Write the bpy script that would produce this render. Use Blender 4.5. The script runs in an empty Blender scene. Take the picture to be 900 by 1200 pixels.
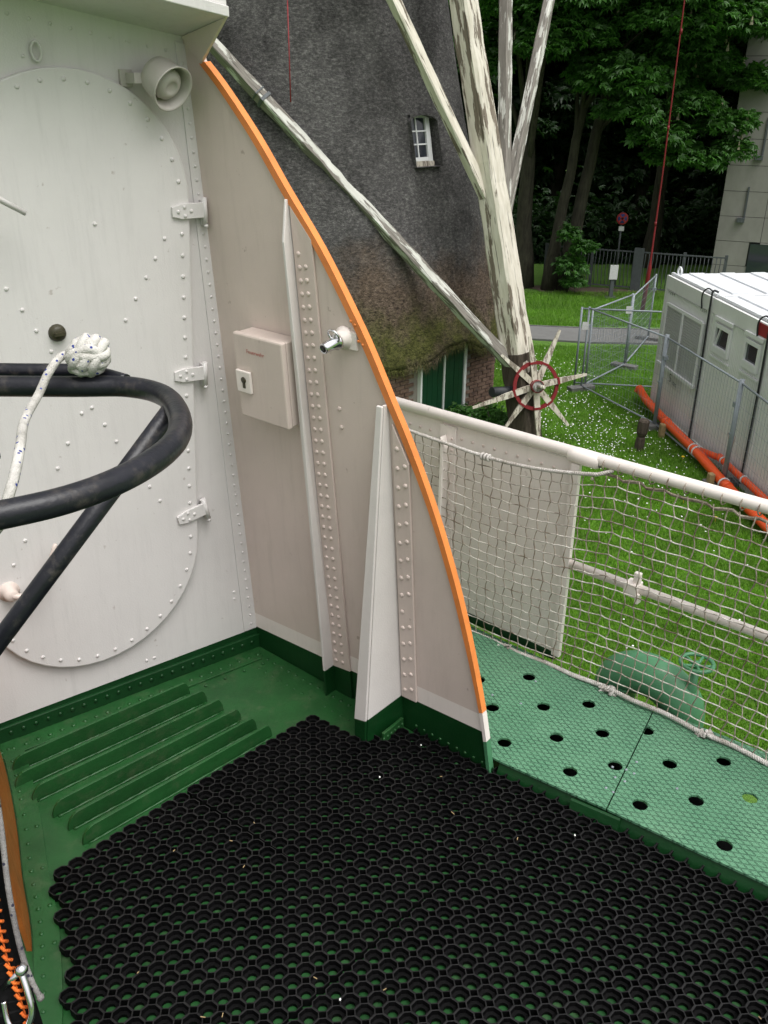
import bpy, bmesh, math, random
import numpy as np
from mathutils import Vector, Matrix
from mathutils.geometry import delaunay_2d_cdt

random.seed(7)
RNG = np.random.default_rng(7)
scene = bpy.context.scene
COL = scene.collection
V = Vector

# ------------------------------------------------------------------ camera
cam_d = bpy.data.cameras.new('camera')
cam = bpy.data.objects.new('camera', cam_d)
COL.objects.link(cam)
PITCH, ROLL = math.radians(25.513), math.radians(-0.521)
fwd = V((0, math.cos(PITCH), -math.sin(PITCH)))
up0 = V((0, math.sin(PITCH), math.cos(PITCH)))
right = V((1, 0, 0)) * math.cos(ROLL) - up0 * math.sin(ROLL)
upv = up0 * math.cos(ROLL) + V((1, 0, 0)) * math.sin(ROLL)
m = Matrix((right, upv, -fwd)).transposed().to_4x4()
m.translation = V((0, 0, 1.7))
cam.matrix_world = m
cam_d.sensor_fit = 'VERTICAL'
cam_d.sensor_height = 36
cam_d.lens = 31.5
cam_d.clip_start = 0.05
cam_d.clip_end = 720
scene.camera = cam

# ------------------------------------------------------------------ sky, sun, exposure (overcast)
world = bpy.data.worlds.new('World')
scene.world = world
world.use_nodes = True
wn, wl = world.node_tree.nodes, world.node_tree.links
wn.clear()
SUN_EL, SUN_AZ = math.radians(66), math.radians(135)   # azimuth measured from +Y towards +X
sky = wn.new('ShaderNodeTexSky')
sky.sky_type = 'NISHITA'
sky.sun_disc = False
sky.sun_elevation = SUN_EL
sky.sun_rotation = SUN_AZ
sky.air_density = 1.0
sky.dust_density = 6.0
sky.ozone_density = 1.0
hsv = wn.new('ShaderNodeHueSaturation')
hsv.inputs['Saturation'].default_value = 0.1
bg = wn.new('ShaderNodeBackground')
bg.inputs['Strength'].default_value = 0.13
wo = wn.new('ShaderNodeOutputWorld')
wl.new(sky.outputs[0], hsv.inputs['Color'])
wl.new(hsv.outputs[0], bg.inputs['Color'])
wl.new(bg.outputs[0], wo.inputs['Surface'])

sun_d = bpy.data.lights.new('sun', 'SUN')
sun_d.energy = 0.9
sun_d.angle = math.radians(50)
sun_d.color = (1.0, 0.97, 0.92)
sun = bpy.data.objects.new('sun', sun_d)
COL.objects.link(sun)
sdir = V((math.sin(SUN_AZ) * math.cos(SUN_EL), math.cos(SUN_AZ) * math.cos(SUN_EL), math.sin(SUN_EL)))
sun.rotation_euler = sdir.to_track_quat('Z', 'Y').to_euler()

scene.view_settings.view_transform = 'Standard'
scene.view_settings.look = 'None'
scene.view_settings.gamma = 1
scene.view_settings.exposure = 0.58
scene.view_settings.use_curve_mapping = False
scene.cycles.max_bounces = 5
scene.cycles.diffuse_bounces = 3
scene.cycles.glossy_bounces = 2
scene.cycles.transmission_bounces = 2

# ------------------------------------------------------------------ helpers
ORG = {}


class MB:
    """collects faces, then links them as one mesh object"""

    def __init__(self):
        self.v, self.f, self.mi, self.sm = [], [], [], []

    def face(self, pts, mi=0, smooth=False):
        b = len(self.v)
        self.v.extend([tuple(p) for p in pts])
        self.f.append(list(range(b, b + len(pts))))
        self.mi.append(mi)
        self.sm.append(smooth)

    def raw(self, vs, fs, mi=0, smooth=False):
        b = len(self.v)
        self.v.extend([tuple(p) for p in vs])
        for f in fs:
            self.f.append([b + i for i in f])
            self.mi.append(mi)
            self.sm.append(smooth)

    def hexa(self, p, mi=0):
        """p: 8 corners, bottom 4 then top 4"""
        self.raw(p, [(3, 2, 1, 0), (4, 5, 6, 7), (0, 1, 5, 4), (1, 2, 6, 5), (2, 3, 7, 6), (3, 0, 4, 7)], mi)

    def box(self, c, ax, ay, az, mi=0):
        """centre and three half-axis vectors"""
        c, ax, ay, az = V(c), V(ax), V(ay), V(az)
        s = [(-1, -1), (1, -1), (1, 1), (-1, 1)]
        self.hexa([c + ax * i + ay * j - az for i, j in s] + [c + ax * i + ay * j + az for i, j in s], mi)

    def aabox(self, a, b, mi=0):
        c = [(a[i] + b[i]) / 2 for i in range(3)]
        h = [abs(b[i] - a[i]) / 2 for i in range(3)]
        self.box(c, (h[0], 0, 0), (0, h[1], 0), (0, 0, h[2]), mi)

    def slab(self, poly, ext, mi=0, back=True):
        """polygon (3D points) extruded by vector ext"""
        poly = [V(p) for p in poly]
        ext = V(ext)
        n = len(poly)
        q = [p + ext for p in poly]
        self.raw(poly + q, [list(range(n))[::-1], list(range(n, 2 * n))] +
                 [(i, (i + 1) % n, n + (i + 1) % n, n + i) for i in range(n)], mi)

    def tube(self, pts, r, seg=10, mi=0, closed=False, cap=True, smooth=True):
        pts = [V(p) for p in pts]
        n = len(pts)
        rs = r if isinstance(r, (list, tuple)) else [r] * n
        rings = []
        prev = None
        for i, p in enumerate(pts):
            if closed:
                t = pts[(i + 1) % n] - pts[i - 1]
            else:
                t = pts[min(i + 1, n - 1)] - pts[max(i - 1, 0)]
            if t.length < 1e-9:
                t = V((0, 0, 1))
            t.normalize()
            if prev is None:
                a = V((0, 0, 1)) if abs(t.z) < .9 else V((1, 0, 0))
                nx = t.cross(a).normalized()
            else:
                nx = (prev - t * prev.dot(t))
                nx = nx.normalized() if nx.length > 1e-6 else t.orthogonal().normalized()
            prev = nx
            ny = t.cross(nx)
            rings.append([p + (nx * math.cos(2 * math.pi * k / seg) + ny * math.sin(2 * math.pi * k / seg)) * rs[i]
                          for k in range(seg)])
        vs = [q for rg in rings for q in rg]
        fs = []
        for i in range(n if closed else n - 1):
            j = (i + 1) % n
            for k in range(seg):
                k2 = (k + 1) % seg
                fs.append((i * seg + k, i * seg + k2, j * seg + k2, j * seg + k))
        self.raw(vs, fs, mi, smooth)
        if cap and not closed:
            self.face(rings[0][::-1], mi)
            self.face(rings[-1], mi)

    def lathe(self, prof, o, ax, seg=24, mi=0, smooth=True):
        """prof: (radius, distance along ax) pairs"""
        o, ax = V(o), V(ax).normalized()
        nx = ax.orthogonal().normalized()
        ny = ax.cross(nx)
        vs = []
        for r, h in prof:
            for k in range(seg):
                a = 2 * math.pi * k / seg
                vs.append(o + ax * h + (nx * math.cos(a) + ny * math.sin(a)) * r)
        fs = []
        for i in range(len(prof) - 1):
            for k in range(seg):
                k2 = (k + 1) % seg
                fs.append((i * seg + k, i * seg + k2, (i + 1) * seg + k2, (i + 1) * seg + k))
        self.raw(vs, fs, mi, smooth)

    def rivet(self, p, n, r=.006, h=.6, mi=0):
        n = V(n).normalized()
        self.lathe([(r, -.001), (r * .95, r * h * .45), (r * .6, r * h * .9), (0.0001, r * h)], p, n, 7, mi)

    def ball(self, c, r, seg=10, mi=0, squash=(1, 1, 1)):
        vs, fs = [], []
        rings = seg // 2 + 1
        for i in range(rings + 1):
            th = math.pi * i / rings
            for k in range(seg):
                a = 2 * math.pi * k / seg
                vs.append((c[0] + r * squash[0] * math.sin(th) * math.cos(a), c[1] + r * squash[1] * math.sin(th) * math.sin(a),
                           c[2] + r * squash[2] * math.cos(th)))
        for i in range(rings):
            for k in range(seg):
                k2 = (k + 1) % seg
                fs.append((i * seg + k, (i + 1) * seg + k, (i + 1) * seg + k2, i * seg + k2))
        self.raw(vs, fs, mi, True)

    def build(self, name, mats, parent=None, fix=True, kind=None, bevel=0):
        me = bpy.data.meshes.new(name)
        org = ORG.get(parent.name, V((0, 0, 0))) if parent else V((0, 0, 0))
        me.from_pydata([(p[0] - org.x, p[1] - org.y, p[2] - org.z) for p in self.v], [], self.f)
        if not isinstance(mats, (list, tuple)):
            mats = [mats]
        for mt in mats:
            me.materials.append(mt)
        me.polygons.foreach_set('material_index', self.mi)
        me.polygons.foreach_set('use_smooth', self.sm)
        if fix and len(self.f) < 60000:
            bm = bmesh.new()
            bm.from_mesh(me)
            bmesh.ops.remove_doubles(bm, verts=bm.verts, dist=1e-5)
            bmesh.ops.recalc_face_normals(bm, faces=bm.faces)
            bm.to_mesh(me)
            bm.free()
        me.update()
        o = bpy.data.objects.new(name, me)
        COL.objects.link(o)
        if parent:
            o.parent = parent
        ORG[o.name] = org
        if kind:
            o['kind'] = kind
        if bevel:
            bv = o.modifiers.new('edge', 'BEVEL')
            bv.width = bevel
            bv.segments = 2
            bv.limit_method = 'ANGLE'
        return o


def thing(name, label, cat, loc=(0, 0, 0), group=None):
    o = bpy.data.objects.new(name, None)
    o.empty_display_size = .1
    COL.objects.link(o)
    o.location = loc
    ORG[o.name] = V(loc)
    o['label'] = label
    o['category'] = cat
    if group:
        o['group'] = group
    return o


def tag(o, label, cat, group=None):
    o['label'] = label
    o['category'] = cat
    if group:
        o['group'] = group
    return o


def struct(o):
    o['kind'] = 'structure'
    return o


def np_mesh(name, verts, faces_flat, nper, mat, parent=None, kind=None, flat_shade=True):
    """fast mesh from numpy: verts (N,3), faces_flat (M*nper)"""
    me = bpy.data.meshes.new(name)
    if parent is not None:
        verts = verts - np.array(ORG[parent.name])
    nf = len(faces_flat) // nper
    me.vertices.add(len(verts))
    me.vertices.foreach_set('co', verts.astype(np.float32).ravel())
    me.loops.add(len(faces_flat))
    me.loops.foreach_set('vertex_index', faces_flat.astype(np.int32))
    me.polygons.add(nf)
    me.polygons.foreach_set('loop_start', np.arange(nf, dtype=np.int32) * nper)
    me.polygons.foreach_set('loop_total', np.full(nf, nper, dtype=np.int32))
    me.materials.append(mat)
    me.polygons.foreach_set('use_smooth', np.full(nf, not flat_shade))
    me.update(calc_edges=True)
    o = bpy.data.objects.new(name, me)
    COL.objects.link(o)
    if parent is not None:
        o.parent = parent
    if kind:
        o['kind'] = kind
    return o


# ------------------------------------------------------------------ materials
MATS = {}


def newmat(name):
    mt = bpy.data.materials.new(name)
    mt.use_nodes = True
    nt = mt.node_tree
    b = nt.nodes['Principled BSDF']
    MATS[name] = mt
    return mt, nt, b


def N(nt, kind, **kw):
    n = nt.nodes.new(kind)
    for k, v in kw.items():
        if k in n.inputs:
            n.inputs[k].default_value = v
        else:
            setattr(n, k, v)
    return n


def ramp(nt, fac, stops):
    r = nt.nodes.new('ShaderNodeValToRGB')
    els = r.color_ramp.elements
    while len(els) < len(stops):
        els.new(.5)
    for e, (p, c) in zip(els, stops):
        e.position = p
        e.color = (c[0], c[1], c[2], 1) if len(c) == 3 else c
    nt.links.new(fac, r.inputs[0])
    return r.outputs[0]


def noise(nt, scale, detail=4, rough=.6, vec=None, stretch=None):
    n = N(nt, 'ShaderNodeTexNoise')
    n.inputs['Scale'].default_value = scale
    n.inputs['Detail'].default_value = detail
    n.inputs['Roughness'].default_value = rough
    if vec is None:
        vec = geo_pos(nt)
    if stretch:
        mp = N(nt, 'ShaderNodeMapping')
        mp.inputs['Scale'].default_value = stretch
        nt.links.new(vec, mp.inputs[0])
        vec = mp.outputs[0]
    nt.links.new(vec, n.inputs['Vector'])
    return n.outputs['Fac']


def geo_pos(nt):
    for n in nt.nodes:
        if n.bl_idname == 'ShaderNodeNewGeometry':
            return n.outputs['Position']
    return nt.nodes.new('ShaderNodeNewGeometry').outputs['Position']


def mix(nt, fac, a, b, mode='MIX'):
    m = nt.nodes.new('ShaderNodeMix')
    m.data_type = 'RGBA'
    m.blend_type = mode
    for s, val in ((0, fac), (6, a), (7, b)):
        if hasattr(val, 'is_linked') or hasattr(val, 'links'):
            nt.links.new(val, m.inputs[s])
        elif isinstance(val, (tuple, list)):
            m.inputs[s].default_value = (val[0], val[1], val[2], 1)
        else:
            m.inputs[s].default_value = val
    return m.outputs[2]


def bump(nt, b, h, strength=.3, dist=.01):
    bp = nt.nodes.new('ShaderNodeBump')
    bp.inputs['Strength'].default_value = strength
    bp.inputs['Distance'].default_value = dist
    nt.links.new(h, bp.inputs['Height'])
    nt.links.new(bp.outputs[0], b.inputs['Normal'])


def paint(name, col, rough=.4, vary=.12, dirt=(.25, .2, .15), dirt_amt=.25, scale=6, fine=180, bstr=.15, streak=None, spec=.4, specks=0):
    mt, nt, b = newmat(name)
    n1 = noise(nt, scale, 5, .65)
    n2 = noise(nt, fine, 2, .5)
    c0 = tuple(c * (1 - vary) for c in col)
    c1 = tuple(min(1, c * (1 + vary * .6)) for c in col)
    base = ramp(nt, n1, [(.3, c0), (.7, c1)])
    n3 = noise(nt, scale * 2.2, 8, .75, stretch=streak)
    dm = ramp(nt, n3, [(.52, (0, 0, 0)), (.78, (dirt_amt,) * 3)])
    base = mix(nt, dm, base, tuple(col[i] * .35 + dirt[i] * .3 for i in range(3)))
    if specks:
        sp = ramp(nt, noise(nt, 34, 3, .55), [(.70, (0, 0, 0)), (.76, (specks,) * 3)])
        base = mix(nt, sp, base, (.16, .085, .045))
        dr = ramp(nt, noise(nt, 5, 6, .7, stretch=(5, 5, .35)), [(.56, (0, 0, 0)), (.8, (.3, .3, .3))])
        base = mix(nt, dr, base, tuple(c * .62 for c in col))
    nt.links.new(base, b.inputs['Base Color'])
    rr = ramp(nt, n3, [(.3, (rough * .85,) * 3), (.7, (min(1, rough * 1.3),) * 3)])
    nt.links.new(rr, b.inputs['Roughness'])
    b.inputs['Specular IOR Level'].default_value = spec
    bump(nt, b, n2, bstr, .002)
    return mt


M_white = paint('white_paint', (.69, .665, .65), .42, .06, (.3, .28, .25), .2, 3, 260, .22, (5, 5, .5), specks=.35)
M_cream = paint('cream_paint', (.66, .56, .505), .42, .07, (.35, .27, .2), .22, 3, 260, .22, (5, 5, .5), specks=.4)
M_creamc = paint('clean_skylit_cream', (.83, .76, .71), .4, .04, (.35, .3, .25), .15, 5, 260, .15, (4, 4, .6), specks=.35)  # clean paint; on the bulwark plate its paleness stands in for open-sky light
M_green = paint('green_deck_paint', (.013, .075, .018), .40, .28, (.28, .28, .18), .5, 7, 90, .35)
M_dgreen = paint('dark_green_paint', (.004, .040, .009), .36, .2, (.1, .12, .07), .2, 8, 120, .3)
M_orange = paint('orange_paint', (.80, .25, .06), .46, .16, (.3, .14, .06), .35, 9, 240, .15)
M_rust_orange = paint('worn_orange_paint', (.38, .11, .02), .38, .3, (.15, .06, .02), .5, 14, 200, .2)
M_black = paint('black_pipe_paint', (.013, .0135, .019), .34, .35, (.5, .42, .34), .55, 11, 160, .25)
M_hull = paint('black_hull_tray_paint', (.008, .01, .009), .7, .2, (.05, .05, .04), .1, 3, 60, .2)  # also blackens the added tray and skirt, in place of shade under the holes
M_vent = paint('vent_green_paint', (.072, .225, .11), .36, .12, (.15, .2, .12), .2, 7, 90, .25)
M_grey_horn = paint('grey_horn_paint', (.50, .47, .43), .45, .06, (.3, .25, .2), .15, 12, 300, .15)
M_brown = paint('brown_plug', (.05, .045, .025), .4, .3, (.1, .08, .05), .3, 60, 200, .4)
M_galv = paint('galvanised_steel', (.25, .28, .31), .42, .15, (.2, .2, .18), .15, 14, 200, .1)
M_red = paint('red_paint', (.20, .012, .016), .5, .25, (.1, .05, .05), .25, 15, 120, .2)
M_pipe = paint('orange_drain_plastic', (.78, .095, .018), .38, .06, (.3, .1, .05), .1, 5, 60, .05)
M_cont = paint('container_grey_paint', (.72, .725, .715), .45, .05, (.3, .3, .28), .2, 2, 60, .05, (3, 3, .5))
M_controof = paint('container_roof_paint', (.70, .72, .74), .45, .05, (.3, .3, .28), .25, 1.2, 40, .05)
M_shut = paint('shutter_grey', (.44, .44, .44), .5, .06, (.2, .2, .2), .15, 5, 80, .05)
M_pvc = paint('white_window_frame', (.74, .75, .75), .35, .03, (.3, .3, .3), .1, 5, 80, .03)
M_iron = paint('grey_iron_paint', (.085, .095, .10), .5, .2, (.15, .14, .13), .2, 10, 80, .1)
M_mortar = paint('mortar', (.22, .20, .175), .9, .2, (.1, .1, .08), .4, 6, 60, .4)
M_gdoor = paint('mill_door_green', (.008, .05, .022), .4, .25, (.05, .06, .04), .3, 3, 80, .2)
M_asphalt = paint('asphalt', (.16, .16, .155), .85, .15, (.1, .1, .09), .3, 1.2, 40, .5)
M_earth = paint('bare_earth', (.10, .075, .055), .9, .3, (.1, .08, .06), .4, 2, 30, .6)
M_stake = paint('pale_timber', (.36, .26, .13), .7, .2, (.2, .15, .1), .3, 12, 90, .3, (8, 8, 1))
M_dark = paint('dark_opening', (.012, .013, .015), .3, .1, (.02, .02, .02), .1, 3, 30, .05)
M_lead = paint('cable_black', (.02, .022, .025), .5, .1, (.05, .05, .05), .1, 8, 60, .1)
M_yellow = paint('dandelion_yellow', (.75, .5, .02), .6, .1, (.3, .2, .05), .1, 30, 100, .1)
M_petal = paint('daisy_white', (.78, .78, .76), .6, .05, (.4, .4, .35), .1, 30, 100, .1)
M_shoulder = paint('flange_grey_white', (.70, .665, .635), .4, .05, (.3, .27, .22), .15, 5, 240, .2)
M_foot = paint('fence_foot_concrete', (.14, .14, .135), .85, .15, (.1, .1, .1), .3, 9, 50, .4)


def metal(name, col, rough):
    mt, nt, b = newmat(name)
    b.inputs['Base Color'].default_value = (*col, 1)
    b.inputs['Metallic'].default_value = 1
    b.inputs['Roughness'].default_value = rough
    return mt


M_chrome = metal('chrome', (.72, .72, .74), .14)


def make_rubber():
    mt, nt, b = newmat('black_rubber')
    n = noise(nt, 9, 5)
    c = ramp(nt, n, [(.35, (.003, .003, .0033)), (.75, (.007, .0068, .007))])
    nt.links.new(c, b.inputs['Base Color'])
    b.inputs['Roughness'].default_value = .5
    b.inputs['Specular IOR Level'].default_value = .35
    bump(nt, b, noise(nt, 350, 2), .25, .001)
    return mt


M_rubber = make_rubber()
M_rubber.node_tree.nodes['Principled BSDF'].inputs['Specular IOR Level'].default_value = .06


def make_lit_rim():  # rims lighter than the cell walls: shade inside the rings put into the colour
    mt, nt, b = newmat('lit_rubber_rim')
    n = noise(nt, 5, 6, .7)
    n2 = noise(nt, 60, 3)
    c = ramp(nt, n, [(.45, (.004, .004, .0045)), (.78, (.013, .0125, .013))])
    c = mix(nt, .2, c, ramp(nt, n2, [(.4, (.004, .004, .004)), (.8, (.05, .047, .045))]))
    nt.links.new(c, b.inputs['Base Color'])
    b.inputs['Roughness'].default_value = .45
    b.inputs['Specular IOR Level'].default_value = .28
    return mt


M_rim = make_lit_rim()


def make_tread():
    """light green painted plate with a fine raised diamond grid"""
    mt, nt, b = newmat('tread_plate_green')
    pos = geo_pos(nt)
    hs = []
    for ang in (math.radians(-41.2 + 28), math.radians(-41.2 - 28)):
        vm = N(nt, 'ShaderNodeVectorMath', operation='DOT_PRODUCT')
        vm.inputs[1].default_value = (-math.sin(ang), math.cos(ang), 0)
        nt.links.new(pos, vm.inputs[0])
        mm = N(nt, 'ShaderNodeMath', operation='MULTIPLY')
        mm.inputs[1].default_value = 1 / .0155
        nt.links.new(vm.outputs['Value'], mm.inputs[0])
        fr = N(nt, 'ShaderNodeMath', operation='FRACT')
        nt.links.new(mm.outputs[0], fr.inputs[0])
        pp = N(nt, 'ShaderNodeMath', operation='PINGPONG')
        pp.inputs[1].default_value = .5
        nt.links.new(fr.outputs[0], pp.inputs[0])
        hs.append(pp.outputs[0])
    mn = N(nt, 'ShaderNodeMath', operation='MINIMUM')
    nt.links.new(hs[0], mn.inputs[0])
    nt.links.new(hs[1], mn.inputs[1])
    line = ramp(nt, mn.outputs[0], [(.03, (1, 1, 1)), (.16, (0, 0, 0))])
    n1 = noise(nt, 5, 6, .65)
    base = ramp(nt, n1, [(.3, (.075, .205, .115)), (.72, (.125, .285, .168))])
    nw = ramp(nt, noise(nt, 16, 5, .7), [(.36, (.18,) * 3), (.68, (.85,) * 3)])
    lm = mix(nt, 1.0, line, nw, 'MULTIPLY')
    base = mix(nt, lm, base, (.022, .085, .048))
    dm = ramp(nt, noise(nt, 2.4, 7, .72), [(.55, (0, 0, 0)), (.8, (.4, .4, .4))])
    base = mix(nt, dm, base, (.16, .27, .17))
    nt.links.new(base, b.inputs['Base Color'])
    b.inputs['Roughness'].default_value = .4
    bump(nt, b, line, .9, .003)
    return mt


M_tread = make_tread()


def make_rope(name, ca, cb, fleck=None):
    mt, nt, b = newmat(name)
    n = noise(nt, 14, 5, .75)
    c = ramp(nt, n, [(.38, ca), (.62, cb)])
    if fleck:
        vo = N(nt, 'ShaderNodeTexVoronoi')
        vo.inputs['Scale'].default_value = 85
        nt.links.new(geo_pos(nt), vo.inputs['Vector'])
        f = ramp(nt, vo.outputs['Distance'], [(.18, (1, 1, 1)), (.24, (0, 0, 0))])
        c = mix(nt, f, c, fleck)
    nt.links.new(c, b.inputs['Base Color'])
    b.inputs['Roughness'].default_value = .85
    b.inputs['Specular IOR Level'].default_value = .2
    w = N(nt, 'ShaderNodeTexVoronoi')
    w.inputs['Scale'].default_value = 420
    nt.links.new(geo_pos(nt), w.inputs['Vector'])
    bump(nt, b, w.outputs['Distance'], .5, .002)
    return mt


M_rope_fleck = make_rope('white_rope_blue_fleck', (.38, .365, .33), (.62, .60, .56), (.03, .05, .24))
M_rope_white = make_rope('bleached_rope', (.36, .33, .29), (.66, .63, .60))
M_twine_dark = make_rope('brown_twine', (.16, .12, .085), (.50, .43, .36))
M_twine_light = make_rope('pale_twine', (.20, .155, .115), (.76, .72, .66))
M_rope_grey = make_rope('grey_rope', (.13, .12, .12), (.25, .24, .23), (.03, .03, .05))
M_orange_cord = make_rope('orange_cord', (.45, .08, .015), (.75, .17, .03))


def make_peel():
    """weathered timber with flaking white paint"""
    mt, nt, b = newmat('peeling_white_paint')
    n = noise(nt, 3.6, 10, .74, stretch=(3.6, 3.6, .32))
    n2 = noise(nt, 14, 5, .7, stretch=(1, 1, .25))
    sm = N(nt, 'ShaderNodeMath', operation='MULTIPLY_ADD')
    sm.inputs[1].default_value = .35
    nt.links.new(n2, sm.inputs[0])
    nt.links.new(n, sm.inputs[2])
    f = ramp(nt, sm.outputs[0], [(.675, (0, 0, 0)), (.725, (1, 1, 1))])
    wood = ramp(nt, noise(nt, 20, 6, .7, stretch=(1, 1, .12)), [(.3, (.13, .105, .08)), (.7, (.30, .26, .21))])
    pnt = ramp(nt, noise(nt, 3, 5), [(.3, (.48, .43, .34)), (.7, (.66, .62, .54))])
    c = mix(nt, f, pnt, wood)
    nt.links.new(c, b.inputs['Base Color'])
    b.inputs['Roughness'].default_value = .8
    inv = N(nt, 'ShaderNodeInvert')
    nt.links.new(f, inv.inputs['Color'])
    bump(nt, b, inv.outputs[0], .5, .01)
    return mt


M_peel = make_peel()


def make_peel_grey():
    mt, nt, b = newmat('weathered_grey_timber')
    n = noise(nt, 3.2, 9, .75, stretch=(2, 2, .6))
    f = ramp(nt, n, [(.44, (0, 0, 0)), (.53, (1, 1, 1))])
    wood = ramp(nt, noise(nt, 20, 6, .7, stretch=(1, 1, .12)), [(.3, (.13, .12, .10)), (.7, (.30, .28, .26))])
    pnt = (.52, .52, .48)
    c = mix(nt, f, pnt, wood)
    nt.links.new(c, b.inputs['Base Color'])
    b.inputs['Roughness'].default_value = .8
    bump(nt, b, n, .3, .01)
    return mt


M_peelg = make_peel_grey()


def make_beam(name, cover, pa, pb, wa, wb):
    """hewn timber: paint flaking along the grain; the mesh carries along-the-beam coordinates"""
    mt, nt, b = newmat(name)
    at = N(nt, 'ShaderNodeAttribute')
    at.attribute_name = 'beam'
    vec = at.outputs['Vector']
    n = noise(nt, 1.0, 7, .62, vec=vec, stretch=(9, 9, 1.3))
    n2 = noise(nt, 1.0, 4, .6, vec=vec, stretch=(3, 3, .35))
    sp = N(nt, 'ShaderNodeSeparateXYZ')
    nt.links.new(vec, sp.inputs[0])
    ma = N(nt, 'ShaderNodeMath', operation='MULTIPLY_ADD')
    ma.inputs[1].default_value = .8
    nt.links.new(n2, ma.inputs[0])
    nt.links.new(n, ma.inputs[2])
    f = ramp(nt, ma.outputs[0], [(cover, (0, 0, 0)), (cover + .035, (1, 1, 1))])
    grain = noise(nt, 1.0, 6, .7, vec=vec, stretch=(60, 60, 2.2))
    wood = ramp(nt, grain, [(.3, wa), (.7, wb)])
    pnt = ramp(nt, noise(nt, 1.0, 5, .6, vec=vec, stretch=(14, 14, 2.5)), [(.3, pa), (.7, pb)])
    crack = ramp(nt, noise(nt, 1.0, 3, .5, vec=vec, stretch=(34, 34, .8)), [(.33, (.75,) * 3), (.37, (0, 0, 0))])
    c = mix(nt, f, pnt, wood)
    c = mix(nt, crack, c, tuple(x * .5 for x in wa))
    nt.links.new(c, b.inputs['Base Color'])
    b.inputs['Roughness'].default_value = .8
    inv = N(nt, 'ShaderNodeInvert')
    nt.links.new(f, inv.inputs['Color'])
    bump(nt, b, inv.outputs[0], .5, .008)
    return mt


M_beam = make_beam('flaking_white_beam', .94, (.50, .46, .37), (.68, .64, .56), (.09, .07, .05), (.24, .20, .155))
M_beamg = make_beam('weathered_grey_beam', .83, (.42, .42, .37), (.58, .58, .53), (.10, .09, .075), (.25, .23, .20))


def make_simple(name, stops, scale, rough=.85, detail=6, stretch=None, bstr=.5, bdist=.02, bscale=None):
    mt, nt, b = newmat(name)
    n = noise(nt, scale, detail, .68, stretch=stretch)
    c = ramp(nt, n, stops)
    nt.links.new(c, b.inputs['Base Color'])
    b.inputs['Roughness'].default_value = rough
    b.inputs['Specular IOR Level'].default_value = .25
    bump(nt, b, noise(nt, bscale or scale * 3, 5, .7, stretch=stretch), bstr, bdist)
    return mt


M_bark = make_simple('bark', [(.3, (.022, .02, .015)), (.7, (.075, .07, .05))], 6, stretch=(2, 2, .4), bdist=.03)
M_post = make_simple('dark_weathered_post', [(.3, (.035, .027, .02)), (.7, (.10, .08, .062))], 9, stretch=(2, 2, .3))
M_brick = make_simple('brown_brick', [(.30, (.075, .05, .042)), (.48, (.135, .085, .065)), (.7, (.23, .155, .12))], 5.5, bscale=60, bdist=.005)
M_concrete = make_simple('concrete_panel', [(.3, (.215, .21, .19)), (.7, (.29, .285, .26))], 1.3, stretch=(1, 1, .5), bscale=30, bdist=.01, bstr=.2)
M_soil_hedge = make_simple('dark_undergrowth_soil', [(.3, (.02, .018, .012)), (.7, (.05, .045, .03))], 2)


def make_thatch():
    mt, nt, b = newmat('thatch')
    geo_pos(nt)
    sep = N(nt, 'ShaderNodeSeparateXYZ')
    nt.links.new(geo_pos(nt), sep.inputs[0])
    fine = noise(nt, 13, 7, .85, stretch=(1, 1, 1.9))
    c = ramp(nt, fine, [(.30, (.028, .027, .028)), (.5, (.095, .091, .09)), (.72, (.30, .29, .28))])
    big = ramp(nt, noise(nt, .9, 5, .65), [(.3, (.5,) * 3), (.7, (1.3,) * 3)])
    c = mix(nt, 1.0, c, big, 'MULTIPLY')
    # moss and brown weathering towards the wet eave, with its own ragged shape
    nz = noise(nt, 1.1, 6, .7)
    mr = N(nt, 'ShaderNodeMapRange')
    mr.inputs['From Min'].default_value = -.7
    mr.inputs['From Max'].default_value = -2.9
    nt.links.new(sep.outputs['Z'], mr.inputs['Value'])
    ad = N(nt, 'ShaderNodeMath', operation='ADD')
    nt.links.new(mr.outputs[0], ad.inputs[0])
    nt.links.new(nz, ad.inputs[1])
    bm_ = ramp(nt, ad.outputs[0], [(.62, (0, 0, 0)), (1.0, (.8, .8, .8))])
    brown = ramp(nt, fine, [(.36, (.014, .009, .006)), (.66, (.25, .175, .12))])
    c = mix(nt, bm_, c, brown)
    nz2 = noise(nt, .8, 6, .7, stretch=(1, 1, .8))
    ml = N(nt, 'ShaderNodeMath', operation='MULTIPLY')
    nt.links.new(mr.outputs[0], ml.inputs[0])
    nt.links.new(nz2, ml.inputs[1])
    ms = ramp(nt, ml.outputs[0], [(.30, (0, 0, 0)), (.46, (.85, .85, .85))])
    moss = ramp(nt, fine, [(.36, (.012, .015, .003)), (.66, (.135, .15, .03))])
    c = mix(nt, ms, c, moss)
    nt.links.new(c, b.inputs['Base Color'])
    b.inputs['Roughness'].default_value = .9
    b.inputs['Specular IOR Level'].default_value = .2
    bump(nt, b, noise(nt, 26, 4, .8, stretch=(1, 1, 1.6)), .9, .05)
    return mt


M_thatch = make_thatch()


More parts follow.
